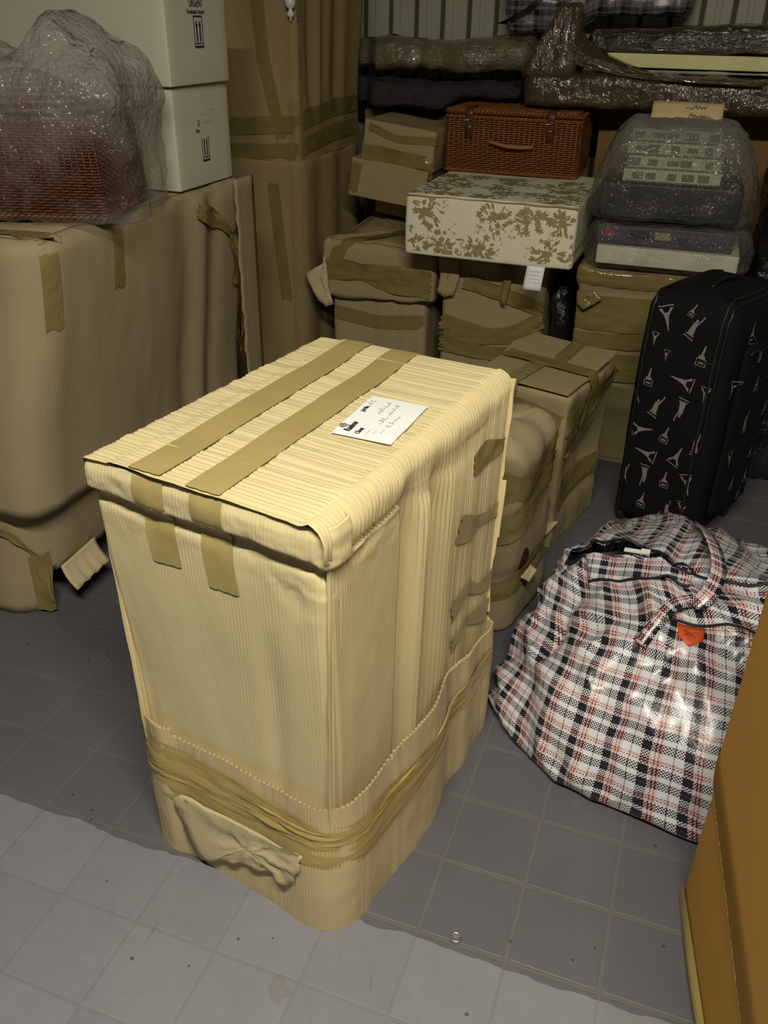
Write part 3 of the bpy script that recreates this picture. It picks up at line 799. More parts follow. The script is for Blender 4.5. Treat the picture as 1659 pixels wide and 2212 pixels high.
def build_white_boxes():
    def arrows(t, x, y, z, w, h, cut):
        n = Vector((1, 0, 0)); m = MB(); e = .0016
        def bar(y0, y1, z0, z1): m.poly([(x + e, y0, z0), (x + e, y1, z0), (x + e, y1, z1), (x + e, y0, z1)])
        f = w * .07
        bar(y, y + f, z, z + h * (1 if not cut else .78)); bar(y + w - f, y + w, z, z + h * (1 if not cut else .78)); bar(y, y + w, z, z + h * .065)
        if not cut: bar(y, y + w, z + h * .955, z + h)
        bar(y + w * .12, y + w * .88, z + h * .125, z + h * .155)
        for c in (.32, .68):
            yc = y + w * c; bar(yc - w * .07, yc + w * .07, z + h * .19, z + h * .72)
            if not cut: m.poly([(x + e, yc - w * .13, z + h * .68), (x + e, yc + w * .13, z + h * .68), (x + e, yc, z + h * .88)])
        m.build('up_arrows', M['ink_dark'], t, smooth=False)
    for i, (loc, d, lab) in enumerate((((-1.313, 2.06, .953), (.72, .285, .249), 'lower of two stacked white boxes on the left carton, print partly worn off'),
                                     ((-1.302, 2.045, 1.203), (.72, .29, .26), 'upper of two stacked white boxes, black URGENT print and up arrows'))):
        t = thing('white_box', lab, 'box', loc, -1.0 * i, 'white printed boxes on the left carton')
        b = wrap_box(-d[0], 0, 0, d[1], .0015, d[2], .006, .005, .004, .03, .05, None); b.build('box_shell', M['polystyrene'], t)
        sm = MB(); sm.box((-.001, d[1] / 2, d[2] * .5), (.003, .05, .003)); 
        lid = MB(); lid.box((-d[0] / 2, d[1] / 2, d[2] - .0005), (d[0] * .98, .045, .0025)); lid.build('lid_tape', M['tape_far'], t, smooth=False)
        R, Up = (0, 1, 0), (0, 0, 1)
        if i:
            arrows(t, 0, .125, .085, .042, .072, False)
            text('printed_word', 'URGENT', .026, (.0016, .110, .176), R, Up, M['ink_dark'], t, squeeze=.64)
            text('printed_word', 'Perishable Goods', .013, (.0016, .098, .161), R, Up, M['ink_dark'], t, squeeze=.88)
        else:
            arrows(t, 0, .125, .062, .036, .078, True)
            text('printed_word', 'U', .022, (.0016, .110, .152), R, Up, M['ink_dark'], t, squeeze=.7)
            text('printed_word', 'Per', .014, (.0016, .100, .136), R, Up, M['ink_dark'], t)
            m = MB()
            scribble(m, (.0016, .135, .157), (.0016, .175, .160), (0, 0, 1), 14, .006, .0016, 4, (1, 0, 0)); scribble(m, (.0016, .175, .185), (.0016, .205, .188), (0, 0, 1), 8, .004, .0016, 5, (1, 0, 0))
            m.poly([(.0016, .130, .178), (.0016, .152, .181), (.0016, .143, .196)]); m.build('worn_print', M['ink_grey'], t, smooth=False, kind='stuff')
build_white_boxes()

# ================================================================== TALL COLUMN
def build_column():
    t = thing('wrapped_column', 'tall corrugated wrapped package rising behind the left carton, taped round twice', 'package', (-1.33, 2.84, 0), 0)
    def d1(p, n, s):
        d = .004 * fbm((s * 5, p.z * 1.5, 0), 1, 1)
        if n.x > .5: d += (-.016 * gs(p.y, .12, .03) + .01 * gs(p.y, .18, .02) - .014 * gs(p.y, .34, .04) - .006 * abs(sin(p.y * 24)) + .05 * ss(1.05, 1.6, p.z) * p.y) * ss(1.0, 1.15, p.z) 
        if n.y < -.5: d += .005 * sin(p.x * 38)
        return p + n * d
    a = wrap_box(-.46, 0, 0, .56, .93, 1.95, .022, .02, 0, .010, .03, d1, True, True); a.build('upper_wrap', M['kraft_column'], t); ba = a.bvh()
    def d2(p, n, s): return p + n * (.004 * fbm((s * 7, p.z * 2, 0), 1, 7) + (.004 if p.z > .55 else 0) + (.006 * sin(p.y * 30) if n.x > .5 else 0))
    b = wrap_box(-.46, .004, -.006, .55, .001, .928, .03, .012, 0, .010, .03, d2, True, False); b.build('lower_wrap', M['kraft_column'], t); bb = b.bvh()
    FD, RD = (0, 1, 0), (-1, 0, 0)
    def around(z, w, bv, seed, sag=0):
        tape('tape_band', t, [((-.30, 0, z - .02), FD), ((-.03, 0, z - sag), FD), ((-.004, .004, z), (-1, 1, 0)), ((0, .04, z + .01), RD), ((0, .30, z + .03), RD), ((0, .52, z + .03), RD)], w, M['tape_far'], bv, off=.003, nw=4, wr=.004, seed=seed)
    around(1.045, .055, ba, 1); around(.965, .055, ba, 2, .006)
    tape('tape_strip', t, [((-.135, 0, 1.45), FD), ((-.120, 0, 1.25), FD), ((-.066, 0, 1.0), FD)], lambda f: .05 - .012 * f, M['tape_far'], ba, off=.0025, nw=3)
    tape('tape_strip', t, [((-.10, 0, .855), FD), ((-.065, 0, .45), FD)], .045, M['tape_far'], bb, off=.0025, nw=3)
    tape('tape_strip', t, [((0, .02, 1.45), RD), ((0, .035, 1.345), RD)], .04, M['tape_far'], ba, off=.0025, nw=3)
    sh = MB(); strip(sh, [((-.012, -.006, .925), (-.5, 1, 0)), ((-.012, -.006, .25), (-.5, 1, 0))], .05, bb, .003, 5, .012, wr=.004, seed=9); sh.build('stretch_film', M['bubble'], t, label='clear film stretched over the corner')
    s2 = MB(); strip(s2, [((-.012, -.0, 1.12), (-.5, 1, 0)), ((-.012, -.0, .935), (-.5, 1, 0))], .045, ba, .003, 5, .012, wr=.004, seed=10); s2.build('stretch_film', M['bubble'], t)
    k = thing('white_peg', 'small white plastic peg hanging at the corner of the tall column', 'peg', (-1.338, 2.822, 1.345), 0)
    m = MB(); m.lathe([(.0005, .0), (.003, .002), (.004, .010), (.010, .014), (.011, .022), (.006, .028), (.006, .034), (.015, .040), (.017, .056), (.013, .062), (.0005, .062)]); m.build('peg_body', M['white_plastic'], k)
    m = MB(); m.lathe([(.0005, .0615), (.016, .0615), (.017, .08), (.0005, .08)]); m.build('dark_cap', M['rubber'], k)
build_column()

# ================================================================== BACK ROW
def carton_flap(t, name, pts, mat, lab=None):
    mb = MB(); p = [Vector(q) for q in pts]; rd = random.Random(len(pts) * 7 + int(abs(p[0].x) * 1000)); r = []
    for i in range(len(p)):
        for k in range(4): r.append(p[i].lerp(p[(i + 1) % len(p)], k / 4) + Vector((rd.uniform(-.0015, .0015), 0, rd.uniform(-.0015, .0015))))
    c = sum(r, Vector()) / len(r); rows = [[c + (q - c) * f + Vector((0, .003 * fbm(c + (q - c) * f, 30, 2), 0)) for q in r] for f in (.02, .4, .75, 1)]
    mb.grid(rows, [[(q.x, q.z) for q in rr] + [(rr[0].x, rr[0].z)] for rr in rows], True); return mb.build(name, mat, t, label=lab, solid=.004)

def build_back_cartons():
    FD = (0, 1, 0)
    # carton with a pulled-on cap, left of the floral box
    t = thing('taped_carton', 'kraft carton with an overhanging taped cap and loose flap, left of the floral box', 'carton', (-1.04, 2.85, 0), 0)
    def d0(p, n, s): return p + n * (.003 * fbm((s * 8, p.z * 3, 0), 1, 3) - .006 * (gs(p.x, -.02, .006) + gs(p.x, .075, .006)) * (n.y < -.5))
    b = wrap_box(-.18, .175, .0, .50, .001, .50, .018, .005, 0, .012, .04, d0); b.build('carton_body', M['kraft_wrap'], t); bv = b.bvh()
    def d1(p, n, s):
        q = p + n * (.006 * fbm((s * 5, p.z * 6, 0), 1, 5) + .006 * gs(p.z, .62, .05) * (1 - abs(n.z)))
        if p.z < .50: q += n * -.004
        if n.z < .2 and p.z < .5: q.z += .02 * fbm((s * 9, 1, 1)) + .018 * ss(-.1, .2, p.x)
        q.z += .012 * fbm((p.x * 5, p.y * 5, 1), 1, 2) * max(0, n.z) - .02 * max(0, n.z) * ss(.0, .2, p.x)
        return q
    c = wrap_box(-.205, .205, -.022, .51, .485, .682, .018, .022, 0, .012, .015, d1, True, False); c.build('cap', M['kraft_flat'], t, solid=.004); bc = c.bvh()
    for k, (z0, z1, w) in enumerate(((.585, .585, .06), (.60, .545, .055))):
        tape('tape_band', t, [((-.195, -.02, z0 - .01), (.4, 1, 0)), ((-.1, -.02, z0), FD), ((.05, -.02, z1 + .005), FD), ((.195, -.02, z1), (-.3, 1, 0))], w, M['tape_far'], bc, off=.003, nw=6, wr=.012, seed=k + 2)
    tape('tape_band', t, [((-.17, 0, .425), (.2, 1, 0)), ((0, 0, .405), FD), ((.17, 0, .425), (-.2, 1, 0))], .05, M['tape_far'], bv, off=.003, nw=3, wr=.003)
    tape('tape_strip', t, [((.12, .30, .68), (0, 0, -1)), ((-.06, .05, .68), (0, 0, -1)), ((-.14, -.02, .66), (0, .7, -.7)), ((-.16, -.02, .60), FD)], .05, M['tape_far'], bc, off=.003, nw=3, wr=.003)
    carton_flap(t, 'loose_flap', [(-.195, -.028, .64), (-.205, -.035, .60), (-.262, -.045, .565), (-.255, -.045, .535), (-.218, -.04, .47), (-.19, -.035, .450), (-.165, -.03, .46), (-.185, -.028, .52), (-.19, -.028, .58)], M['board_pale'], 'loose board flap sticking out at the side')
    # folded, taped package on top of it
    t = thing('taped_package', 'tilted kraft package bound with shiny tape, between the tall column and the hamper', 'package', (-1.256, 3.06, .712), 0)
    t.rotation_euler = (0, radians(6.5), 0)
    def d2(p, n, s): return p + n * (.004 * fbm((p.x * 9, p.y * 9, p.z * 9), 1, 4) - .004 * gs(p.z, .19, .012) * (1 - abs(n.z)))
    a = wrap_box(.002, .295, .0, .30, .085, .215, .008, .006, .005, .012, .015, d2); a.build('lower_part', M['kraft_flat'], t); ba = a.bvh()
    b = wrap_box(.032, .300, .012, .29, .205, .345, .008, .008, .006, .012, .015, d2); b.build('upper_part', M['kraft_flat'], t); bb = b.bvh()
    tape('tape_band', t, [((.04, .02, .238), (.3, 1, 0)), ((.12, .01, .238), FD), ((.2, .01, .232), FD), ((.31, .01, .225), FD)], lambda f: .055 + .02 * f, M['tape_far'], bb, off=.004, nw=6, wr=.012, seed=3)
    tape('tape_strip', t, [((.055, .01, .325), FD), ((.16, .01, .30), FD), ((.3, .01, .315), FD)], .025, M['tape_far'], bb, off=.003, nw=3, wr=.006, seed=5)
    tape('tape_strip', t, [((.03, .01, .20), FD), ((.02, .01, .10), FD)], .035, M['tape_far'], ba, off=.003, nw=3, wr=.004)
    s = wrap_box(.06, .29, .14, .29, .012, .088, .01, .01, 0, .03, .03); s.build('rear_block', M['kraft_flat'], t)
    # carton under the floral box
    t = thing('taped_carton', 'kraft carton crossed with glossy brown tape directly under the floral box', 'carton', (-.64, 2.85, 0), 0)
    def d3(p, n, s): return p + n * (.005 * fbm((s * 6, p.z * 5, 0), 1, 9))
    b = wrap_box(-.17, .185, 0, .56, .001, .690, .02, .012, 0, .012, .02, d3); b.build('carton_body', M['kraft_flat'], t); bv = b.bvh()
    for k, (pth, w) in enumerate((([(-.17, .44), (0, .405), (.185, .43)], .06), ([(-.17, .385), (.02, .405), (.10, .43), (.185, .485)], .055), ([(-.17, .36), (.0, .345), (.185, .36)], .05), ([(-.09, .59), (.02, .565), (.185, .52)], .05), ([(.06, .68), (.05, .54)], .035), ([(-.155, .68), (-.15, .56)], .05))):
        tape('tape_band' if k < 4 else 'tape_strip', t, [((x, 0, z), FD) for x, z in pth], w, M['tape_far'], bv, off=.003 + .001 * k, nw=6, wr=.010, seed=k + 20)
    carton_flap(t, 'bent_corner', [(-.185, -.02, .665), (-.11, -.02, .665), (-.105, -.03, .60), (-.12, -.035, .545), (-.155, -.03, .53), (-.18, -.03, .55), (-.172, -.02, .60)], M['kraft_flat'])
    carton_flap(t, 'loose_flap', [(.03, -.014, .655), (.075, -.016, .65), (.072, -.03, .60), (.06, -.04, .53), (.045, -.035, .54), (.048, -.02, .60)], M['tape_far'])
    # black plastic sack squeezed between
    def d4(p, n, s): return p + n * (.014 * fbm((p.x * 14, p.y * 14, p.z * 6), 1, 3) + .008 * sin(p.z * 30 + p.x * 60))
    b = wrap_box(-.034, .026, 0, .42, .001, .60, .025, .04, .02, .010, .015, d4); o = b.build('bin_bag', M['black_film']); o.location = (-.402, 2.90, 0); tag(o, 'black plastic sack squeezed between two taped cartons below the floral box', 'bag')
    # carton under the bubble-wrapped packs
    t = thing('taped_carton', 'carton bound in shiny brown tape below the bubble wrapped packs, left of the suitcase', 'carton', (-.35, 2.86, 0), 0)
    def d5(p, n, s): return p + n * (.004 * fbm((s * 7, p.z * 6, 0), 1, 13) + .014 * ss(.60, .63, p.z) * (1 - abs(n.z)))
    b = wrap_box(0, .41, 0, .42, .001, .682, .018, .02, 0, .012, .014, d5); b.build('carton_body', M['kraft_flat'], t); bv = b.bvh()
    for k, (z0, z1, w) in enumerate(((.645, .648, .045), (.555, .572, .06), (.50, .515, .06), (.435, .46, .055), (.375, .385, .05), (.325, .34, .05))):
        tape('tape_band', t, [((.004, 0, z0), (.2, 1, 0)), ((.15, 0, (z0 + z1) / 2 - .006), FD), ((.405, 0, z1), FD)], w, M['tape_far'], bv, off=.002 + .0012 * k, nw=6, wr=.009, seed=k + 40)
    carton_flap(t, 'bent_corner', [(.0, -.018, .60), (.06, -.02, .61), (.085, -.03, .585), (.06, -.035, .565), (.03, -.04, .545), (.005, -.03, .56)], M['tape_far'])
    sm = MB(); sm.box((.11, -.0035, .022), (.22, .004, .004)); sm.build('bottom_flap', M['kraft_flat'], t, smooth=False)
build_back_cartons()

# ---- prints: leaf and flower outlines
def flower_print(mb, put, w, h, seed):
    rd = random.Random(seed)
    def blob(c, a, l, wd):
        pts = []
        for k in range(9):
            f = 2 * pi * k / 9; r = 1 + .22 * rd.uniform(-1, 1); x, y = l / 2 * cos(f) * r, wd / 2 * sin(f) * r
            pts.append((c[0] + x * cos(a) - y * sin(a), c[1] + x * sin(a) + y * cos(a)))
        if all(.003 < p[0] < w - .003 and .003 < p[1] < h - .003 for p in pts): mb.poly([put(*p) for p in pts])
    def flower(x, y, r, n=6):
        a0 = rd.random() * 6
        for k in range(n): a = a0 + 2 * pi * k / n; blob((x + r * .62 * cos(a), y + r * .62 * sin(a)), a, r * .85, r * .62)
        blob((x, y), 0, r * .5, r * .5)
    nx, ny = max(1, round(w / .105)), max(1, round(h / .085))
    for i in range(nx + 1):
        for j in range(ny + 1):
            cx, cy = w * (i + .25 + .4 * (j % 2)) / nx, h * (j + .45) / ny
            if (i + 2 * j) % 4 != 3:
                for k in range(40):
                    a = rd.random() * 6.28; d = rd.random() ** .7 * .047
                    if k % 3 == 0: flower(cx + d * cos(a) * 1.1, cy + d * sin(a), rd.uniform(.007, .012), 5)
                    else: blob((cx + d * cos(a) * 1.1, cy + d * sin(a)), a + rd.uniform(-.5, .5), rd.uniform(.014, .026), rd.uniform(.005, .010))
            for q in range(2):
                ex, ey = cx + rd.uniform(.05, .08), cy + rd.uniform(-.05, .05)
                for k in range(9): flower(ex + rd.uniform(-.017, .017), ey + rd.uniform(-.017, .017), rd.uniform(.0022, .0042), 3)

def build_floral():
    t = thing('floral_box', 'cream fabric covered box with olive floral print under the wicker hamper', 'storage box', (-.895, 2.68, .7), 0)
    def d(p, n, s): return p + n * (.0045 * sin(pi * (p.x) / .545) * (abs(n.y) > .5) + .0025 * fbm((p.x * 5, p.y * 5, p.z * 5), 1, 2))
    b = wrap_box(0, .540, 0, .56, .0005, .188, .012, .010, .010, .012, .012, d); b.build('box_body', M['fabric'], t); bv = b.bvh()
    def front(x, z): h = bv.ray_cast(Vector((x, -.1, max(.012, z))), Vector((0, 1, 0)))[0]; return (x, (h.y if h else 0) - .0009, max(.012, z))
    def topf(x, y): h = bv.ray_cast(Vector((x, y, .4)), Vector((0, 0, -1)))[0]; return (x, y, (h.z if h else .188) + .0009)
    m = MB(); flower_print(m, front, .545, .184, 5); m.build('floral_print', M['floral'], t, smooth=False, kind='stuff')
    m = MB(); flower_print(m, topf, .545, .42, 9); m.build('floral_print', M['floral'], t, smooth=False, kind='stuff')
    m = MB(); m.tube([(.006 + .533 * k / 30, -.001, .182 + .001 * sin(k)) for k in range(31)], .0032, 6); m.build('front_piping', M['piping'], t, label='olive piping along the front edge')
    tg = MB(); rows = [[(.404 + .056 * j / 4 - .006 * i / 6, -.004 - .010 * i / 6, .004 - .072 * i / 6) for j in range(5)] for i in range(7)]
    tg.grid(rows); o = tg.build('care_tag', M['label'], t, label='white care tag hanging below', solid=.0008)
    m = MB()
    for k in range(4): scribble(m, (.412, -.0085 - .0016 * k, -.012 - .011 * k), (.448, -.0085 - .0016 * k, -.012 - .011 * k), (0, 0, 1), 16, .003, .0008, k, (0, -1, 0))
    m.build('tag_print', M['ink_grey'], o, smooth=False)
build_floral()

def build_hamper():
    t = thing('wicker_hamper', 'orange brown wicker picnic hamper with leather straps on the floral box', 'hamper', (-.907, 3.14, .8905), 0)
    wicker(t, 0, .465, 0, .27, .0, .182, 'wicker', 25, .0175, .0027, rim=.006)
    lid = wrap_box(.0, .465, 0, .27, .186, .200, .012, .005, 0, .03, .01); lid.build('lid_board', M['wicker_shell'], t)
    m = MB()
    for ph in (0, pi):
        pl, tot = plan_rr(0, .465, 0, .27, .012, .005); m.tube([(p[0] + .0045 * p[2] * cos(i * 1.1 + ph), p[1] + .0045 * p[3] * cos(i * 1.1 + ph), .195 + .0055 * sin(i * 1.1 + ph)) for i, p in enumerate(pl)], .0042, 4, True)
    m.build('lid_rim', M['wicker'], t)
    m = MB()
    for k in range(20): m.tube([(.012 + .441 * i / 30, .01 + .25 * k / 19, .202 + .002 * sin(i * 1.6 + k * pi)) for i in range(31)], .0045, 4)
    m.build('lid_weave', M['wicker'], t, kind='stuff')
    for x in (.085, .366):
        s = MB(); rows = [[(x - .013 + .026 * j / 3, y, z) for j in range(4)] for y, z in ((.06, .209), (.0, .211), (-.012, .206), (-.014, .185), (-.012, .15), (-.011, .115))]
        s.grid(rows); o = s.build('leather_strap', M['leather'], t, solid=.003)
        b = MB(); b.tube([(x - .014, -.018, .170), (x + .014, -.018, .170), (x + .014, -.018, .148), (x - .014, -.018, .148)], .002, 5, True); b.build('buckle', M['metal'], o)
        b = MB(); b.lathe([(.0004, -.021), (.003, -.02), (.0035, -.014)], (x + .003, 0, .19), 8, 'Y'); b.build('stud', M['metal'], o)
    h = MB()
    for ph in (0, 2.1, 4.2):
        h.tube([(.163 + .15 * k / 60 + .0, -.018 - .014 * sin(pi * k / 60) + .004 * cos(k * .9 + ph), .106 - .010 * k / 60 - .006 * sin(pi * k / 60) + .004 * sin(k * .9 + ph)) for k in range(61)], .0034, 5)
    for x in (.163, .313): h.tube([(x, .0, .106), (x, -.018, .104)], .004, 5)
    h.build('carry_handle', M['rope'], t)
build_hamper()

def build_bubble_packs():
    # lower pack: framed picture and a white box
    t = thing('bubble_pack', 'flat bubble wrapped pack with a pale board edge, lying beneath the other bubble pack', 'package', (-.336, 2.785, .692), 1.2)
    b = MB(); b.box((.245, .17, .045), (.39, .28, .05)); 
    w = wrap_box(.035, .455, .014, .33, .012, .066, .006, .003, .003, .06, .06); w.build('white_board', M['white_card'], t)
    w = wrap_box(.028, .43, .035, .33, .069, .125, .006, .003, .003, .06, .06); w.build('purple_frame', M['frame_purple'], t)
    for n, x, wd, m in (('red_motif', .065, .03, 'frame_red'), ('tape_motif', .225, .045, 'piping'), ('dark_motif', .155, .06, 'dark_box')):
        q = MB(); q.box((x, .033, .103), (wd, .004, .022)); q.build(n, M[m], t, smooth=False)
    def d(p, n, s): return p + n * (.009 * abs(fbm((p.x * 10, p.y * 10, p.z * 10), 1, 3)) + .0035 * fbm((p.x * 38, p.y * 38, p.z * 38), 1, 9) + .002)
    w = wrap_box(0, .485, -.004, .35, .003, .135, .05, .05, .03, .009, .008, d, topn=10); w.build('bubble_wrap', M['bubble_dense'], t)
    # upper pack: dark case carrying four patterned boxes
    t = thing('bubble_pack', 'bulging bubble wrapped pack of patterned boxes on a dark case, paper note on top', 'package', (-.350, 2.775, .838), 2.0)
    w = wrap_box(.035, .445, .02, .30, .008, .108, .012, .008, .006, .05, .05); w.build('dark_case', M['dark_box'], t)
    for k in range(4):
        z = .110 + .036 * k; w = wrap_box(.095 + .008 * (k % 2), .375 - .006 * k, .045 + .012 * k, .29, z, z + .034, .004, .002, .002, .06, .06); o = w.build('patterned_box', M['books'], t)
        q = MB(); rd = random.Random(k)
        for i in range(5): q.box((.13 + .05 * i + rd.uniform(-.01, .01), .0445 + .012 * k, z + .017), (rd.uniform(.02, .036), .002, rd.uniform(.012, .026)))
        q.box((.235, .0445 + .012 * k, z + .001), (.27, .003, .004)); q.build('green_pattern', M['book_green'], o, smooth=False)
    def d(p, n, s):
        k = ss(.09, .26, p.z)
        q = Vector((.24 + (p.x - .24) * (.97 - .22 * k), p.y + .05 * k * (1 - ss(.0, .3, p.y)), p.z))
        q = q + n * (.012 * abs(fbm((p.x * 8, p.y * 8, p.z * 8), 1, 7)) + .010 * fbm((p.x * 4, p.y * 4, p.z * 4), 1, 8) + .0035 * fbm((p.x * 38, p.y * 38, p.z * 38), 1, 9)); q.z = max(q.z, .004); return q
    w = wrap_box(.005, .49, -.008, .34, .002, .272, .075, .075, .03, .009, .009, d, topn=12); w.build('bubble_wrap', M['bubble_dense'], t); bv = w.bvh()
    # stained band of tape note inside
    rows = [[(.29 + .07 * j / 4, bv.ray_cast(Vector((.29 + .07 * j / 4, .10, .6)), Vector((0, 0, -1)))[0].y - .03 + .02 * i, .246 + .003 * i) for j in range(5)] for i in range(3)]
    # paper note standing against the film behind
    nt = thing('paper_note', 'buff paper note with handwriting propped on top of the bubble pack', 'note', (-.207, 2.895, 1.117), 2)
    m = MB(); rows = [[(.2 * j / 8, .012 * sin(j * .5) + .035 * i / 4, .042 * i / 4 + .0) for j in range(9)] for i in range(5)]; m.grid(rows); m.build('paper', M['note'], nt, solid=.0006)
    m = MB()
    for (x0, x1, z0, s_) in ((.095, .155, .036, 3), (.10, .15, .016, 8)): scribble(m, (x0, .035 * (z0 - .008) / .042 - .0015, z0 - .008), (x1, .035 * (z0 - .008) / .042 - .0015, z0 - .008), (0, .64, .77), 12, .011, .0017, s_, (0, -.7, .7))
    m.build('handwriting', M['ink'], nt, smooth=False)
build_bubble_packs()

def build_top_pile():
    # brown cartons at the very back left
    for i, (x0, x1, zt, lab) in enumerate(((-1.335, -1.142, 1.045, 'left one of two brown cartons against the back wall behind the tilted package'), (-1.128, -.915, 1.04, 'right one of two brown cartons against the back wall, beside the hamper'))):
        b = wrap_box(x0, x1, 3.46, 3.72, .001, zt, .004, .004, 0, .05, .1); o = b.build('brown_carton', M['kraft_brown']); tag(o, lab, 'carton', 'brown cartons at the back wall')
    b = wrap_box(-.42, .40, 3.43, 3.72, .001, 1.097, .006, .006, 0, .06, .1); o = b.build('brown_carton', M['kraft_brown']); tag(o, 'wide brown carton at the back right, under the film wrapped furniture', 'carton')
    def d(p, n, s): return p + n * (.02 * fbm((p.x * 7, p.y * 7, p.z * 6), 1, 21) + .006 * fbm((p.x * 25, p.y * 25, p.z * 12), 1, 22))
    b = wrap_box(.165, .46, 2.90, 3.36, .002, 1.00, .05, .08, .02, .014, .016, d); o = b.build('film_wrapped_bundle', M['black_film']); tag(o, 'dark film wrapped bundle standing behind the suitcase at the right edge', 'bundle')
    # dark tufted rug
    def d(p, n, s): return p + Vector((0, .14 * ss(-1.24, -1.33, p.x), 0)) + n * (.018 * fbm((p.x * 6, p.y * 6, p.z * 6), 1, 2) + .007 * fbm((p.x * 60, p.y * 60, p.z * 60), 1, 3)) + Vector((0, 0, .045 * ss(-1.0, -.9, p.x) * ss(1.16, 1.08, p.z)))
    b = wrap_box(-1.40, -.69, 3.31, 3.60, 1.062, 1.158, .03, .035, .03, .008, .010, d); o = b.build('folded_rug', M['rug']); tag(o, 'dark tufted folded rug lying under the pale bedding roll', 'rug')
    # bedding roll in clear film
    def d(p, n, s):
        q = p + Vector((0, .12 * ss(-1.24, -1.33, p.x), 0)) + n * (.012 * fbm((p.x * 5, p.y * 5, p.z * 5), 1, 5) + .007 * fbm((p.x * 16, p.y * 10, p.z * 16), 1, 6)); q += n * -.014 * gs(p.x, -1.08, .02)
        q.z += .012 * ss(-1.0, -.7, p.x); return q
    b = wrap_box(-1.40, -.67, 3.34, 3.62, 1.188, 1.292, .045, .055, .04, .010, .010, d); o = b.build('bedding_roll', M['film_pale']); tag(o, 'pale bedding bundle in plastic film lying on the dark rug', 'bedding')
    # furniture in brown stretch film
    t = thing('film_wrapped_chair', 'upturned furniture tightly wrapped in glossy brown stretch film above the hamper', 'furniture', (-.660, 3.20, 1.108), 0)
    def d(p, n, s): return p + n * (.008 * fbm((p.x * 7, p.y * 9, p.z * 9), 1, 3, 2) + .0018 * fbm((p.x * 40, p.y * 20, p.z * 8), 1, 4, 2))
    b = wrap_box(.0, .98, -.02, .28, .0, .106, .045, .035, .02, .010, .010, d); b.build('seat_rail', M['film_brown'], t)
    def dp(p, n, s):
        k = ss(.08, .32, p.z); q = Vector((.045 + .055 * k + (p.x - .09) * (1 - .62 * k), p.y * (1 - .6 * k) - .0 * k, p.z)); q.x += .03
        return q + n * (.005 * fbm((p.x * 12, p.y * 12, p.z * 5), 1, 5, 2) + .0015 * sin(s * 120 + p.z * 24))
    b = wrap_box(.0, .19, -.02, .16, .085, .300, .035, .03, .02, .008, .010, dp); b.build('upright_leg', M['film_brown'], t)
    rows = []
    top = crom([(.125, .06, .285), (.155, .05, .245), (.205, .04, .192), (.28, .025, .155), (.40, .01, .117), (.56, -.005, .098), (.75, -.01, .094)], 8)
    bot = crom([(.095, .0, .178), (.118, -.01, .155), (.16, -.012, .132), (.245, -.014, .112), (.355, -.016, .094), (.54, -.018, .085), (.75, -.018, .082)], 8)
    for a, b_ in zip(top, bot): rows.append([a.lerp(b_, j / 10) + Vector((0, -.03 * sin(pi * j / 10) + .006 * sin(j * 2.2 + a.x * 30), 0)) for j in range(11)])
    m = MB(); m.grid(rows); m.build('film_web', M['film_brown'], t, solid=.002)
    # board with pale edge
    sl = wrap_box(-.430, .42, 3.24, 3.69, 1.231, 1.272, .004, .004, .004, .04, .04); o = sl.build('foam_board', M['slab']); o.rotation_euler = (0, 0, 0)
    tag(o, 'cream yellow board edge lying on the film wrapped furniture', 'board')
    def d(p, n, s): return p + n * (.003 * fbm((p.x * 10, p.y * 10, p.z * 10), 1, 9)) + Vector((0, 0, .0012 * sin(p.x * 7)))
    w = wrap_box(-.34, .42, 3.24, 3.48, 1.218, 1.226, .008, .005, .004, .012, .01, d); o = w.build('white_sheet', M['film_white']); tag(o, 'crumpled white plastic sheet under the cream yellow board', 'sheet')
    def d(p, n, s):
        q = p + n * (.010 * fbm((p.x * 6, p.y * 6, p.z * 6), 1, 11) + .004 * fbm((p.x * 14, p.y * 14, p.z * 30), 1, 12)); q.z += .012 * sin(p.x * 6 + 1) * ss(1.29, 1.34, p.z); q.z = max(q.z, 1.274); return q
    w = wrap_box(-.47, .42, 3.24, 3.69, 1.275, 1.348, .03, .035, .01, .012, .010, d); o = w.build('dark_board', M['film_dark']); tag(o, 'dark brown panel in plastic film lying on the cream yellow board', 'panel')
    # plaid bag on top, its shade painted into the plaid colours
    t = thing('plaid_bag', 'plaid laundry bag with shade painted into its colours, on top of the pile against the back wall', 'bag', (-.83, 3.50, 1.329), 0)
    def d(p, n, s):
        q = p + n * (.02 * fbm((p.x * 5, p.y * 5, p.z * 5), 1, 14) + .010 * fbm((p.x * 13, p.y * 13, p.z * 13), 1, 15)); q.z += .062 * ss(.22, .36, p.x) * (p.z < .1); return q
    w = wrap_box(0, .66, .03, .20, -.010, .24, .05, .05, .03, .012, .012, d); w.build('bag_body', M['plaid_shaded'], t); bv = w.bvh()
    tape('handle_strap', t, [((-.0, -.0, .01), (0, 1, 0)), ((.10, 0, .06), (0, 1, 0)), ((.20, 0, .15), (0, 1, 0)), ((.24, 0, .22), (0, 1, 0))], .02, M['suit_trim'], bv, off=.006, nw=2)
build_top_pile()

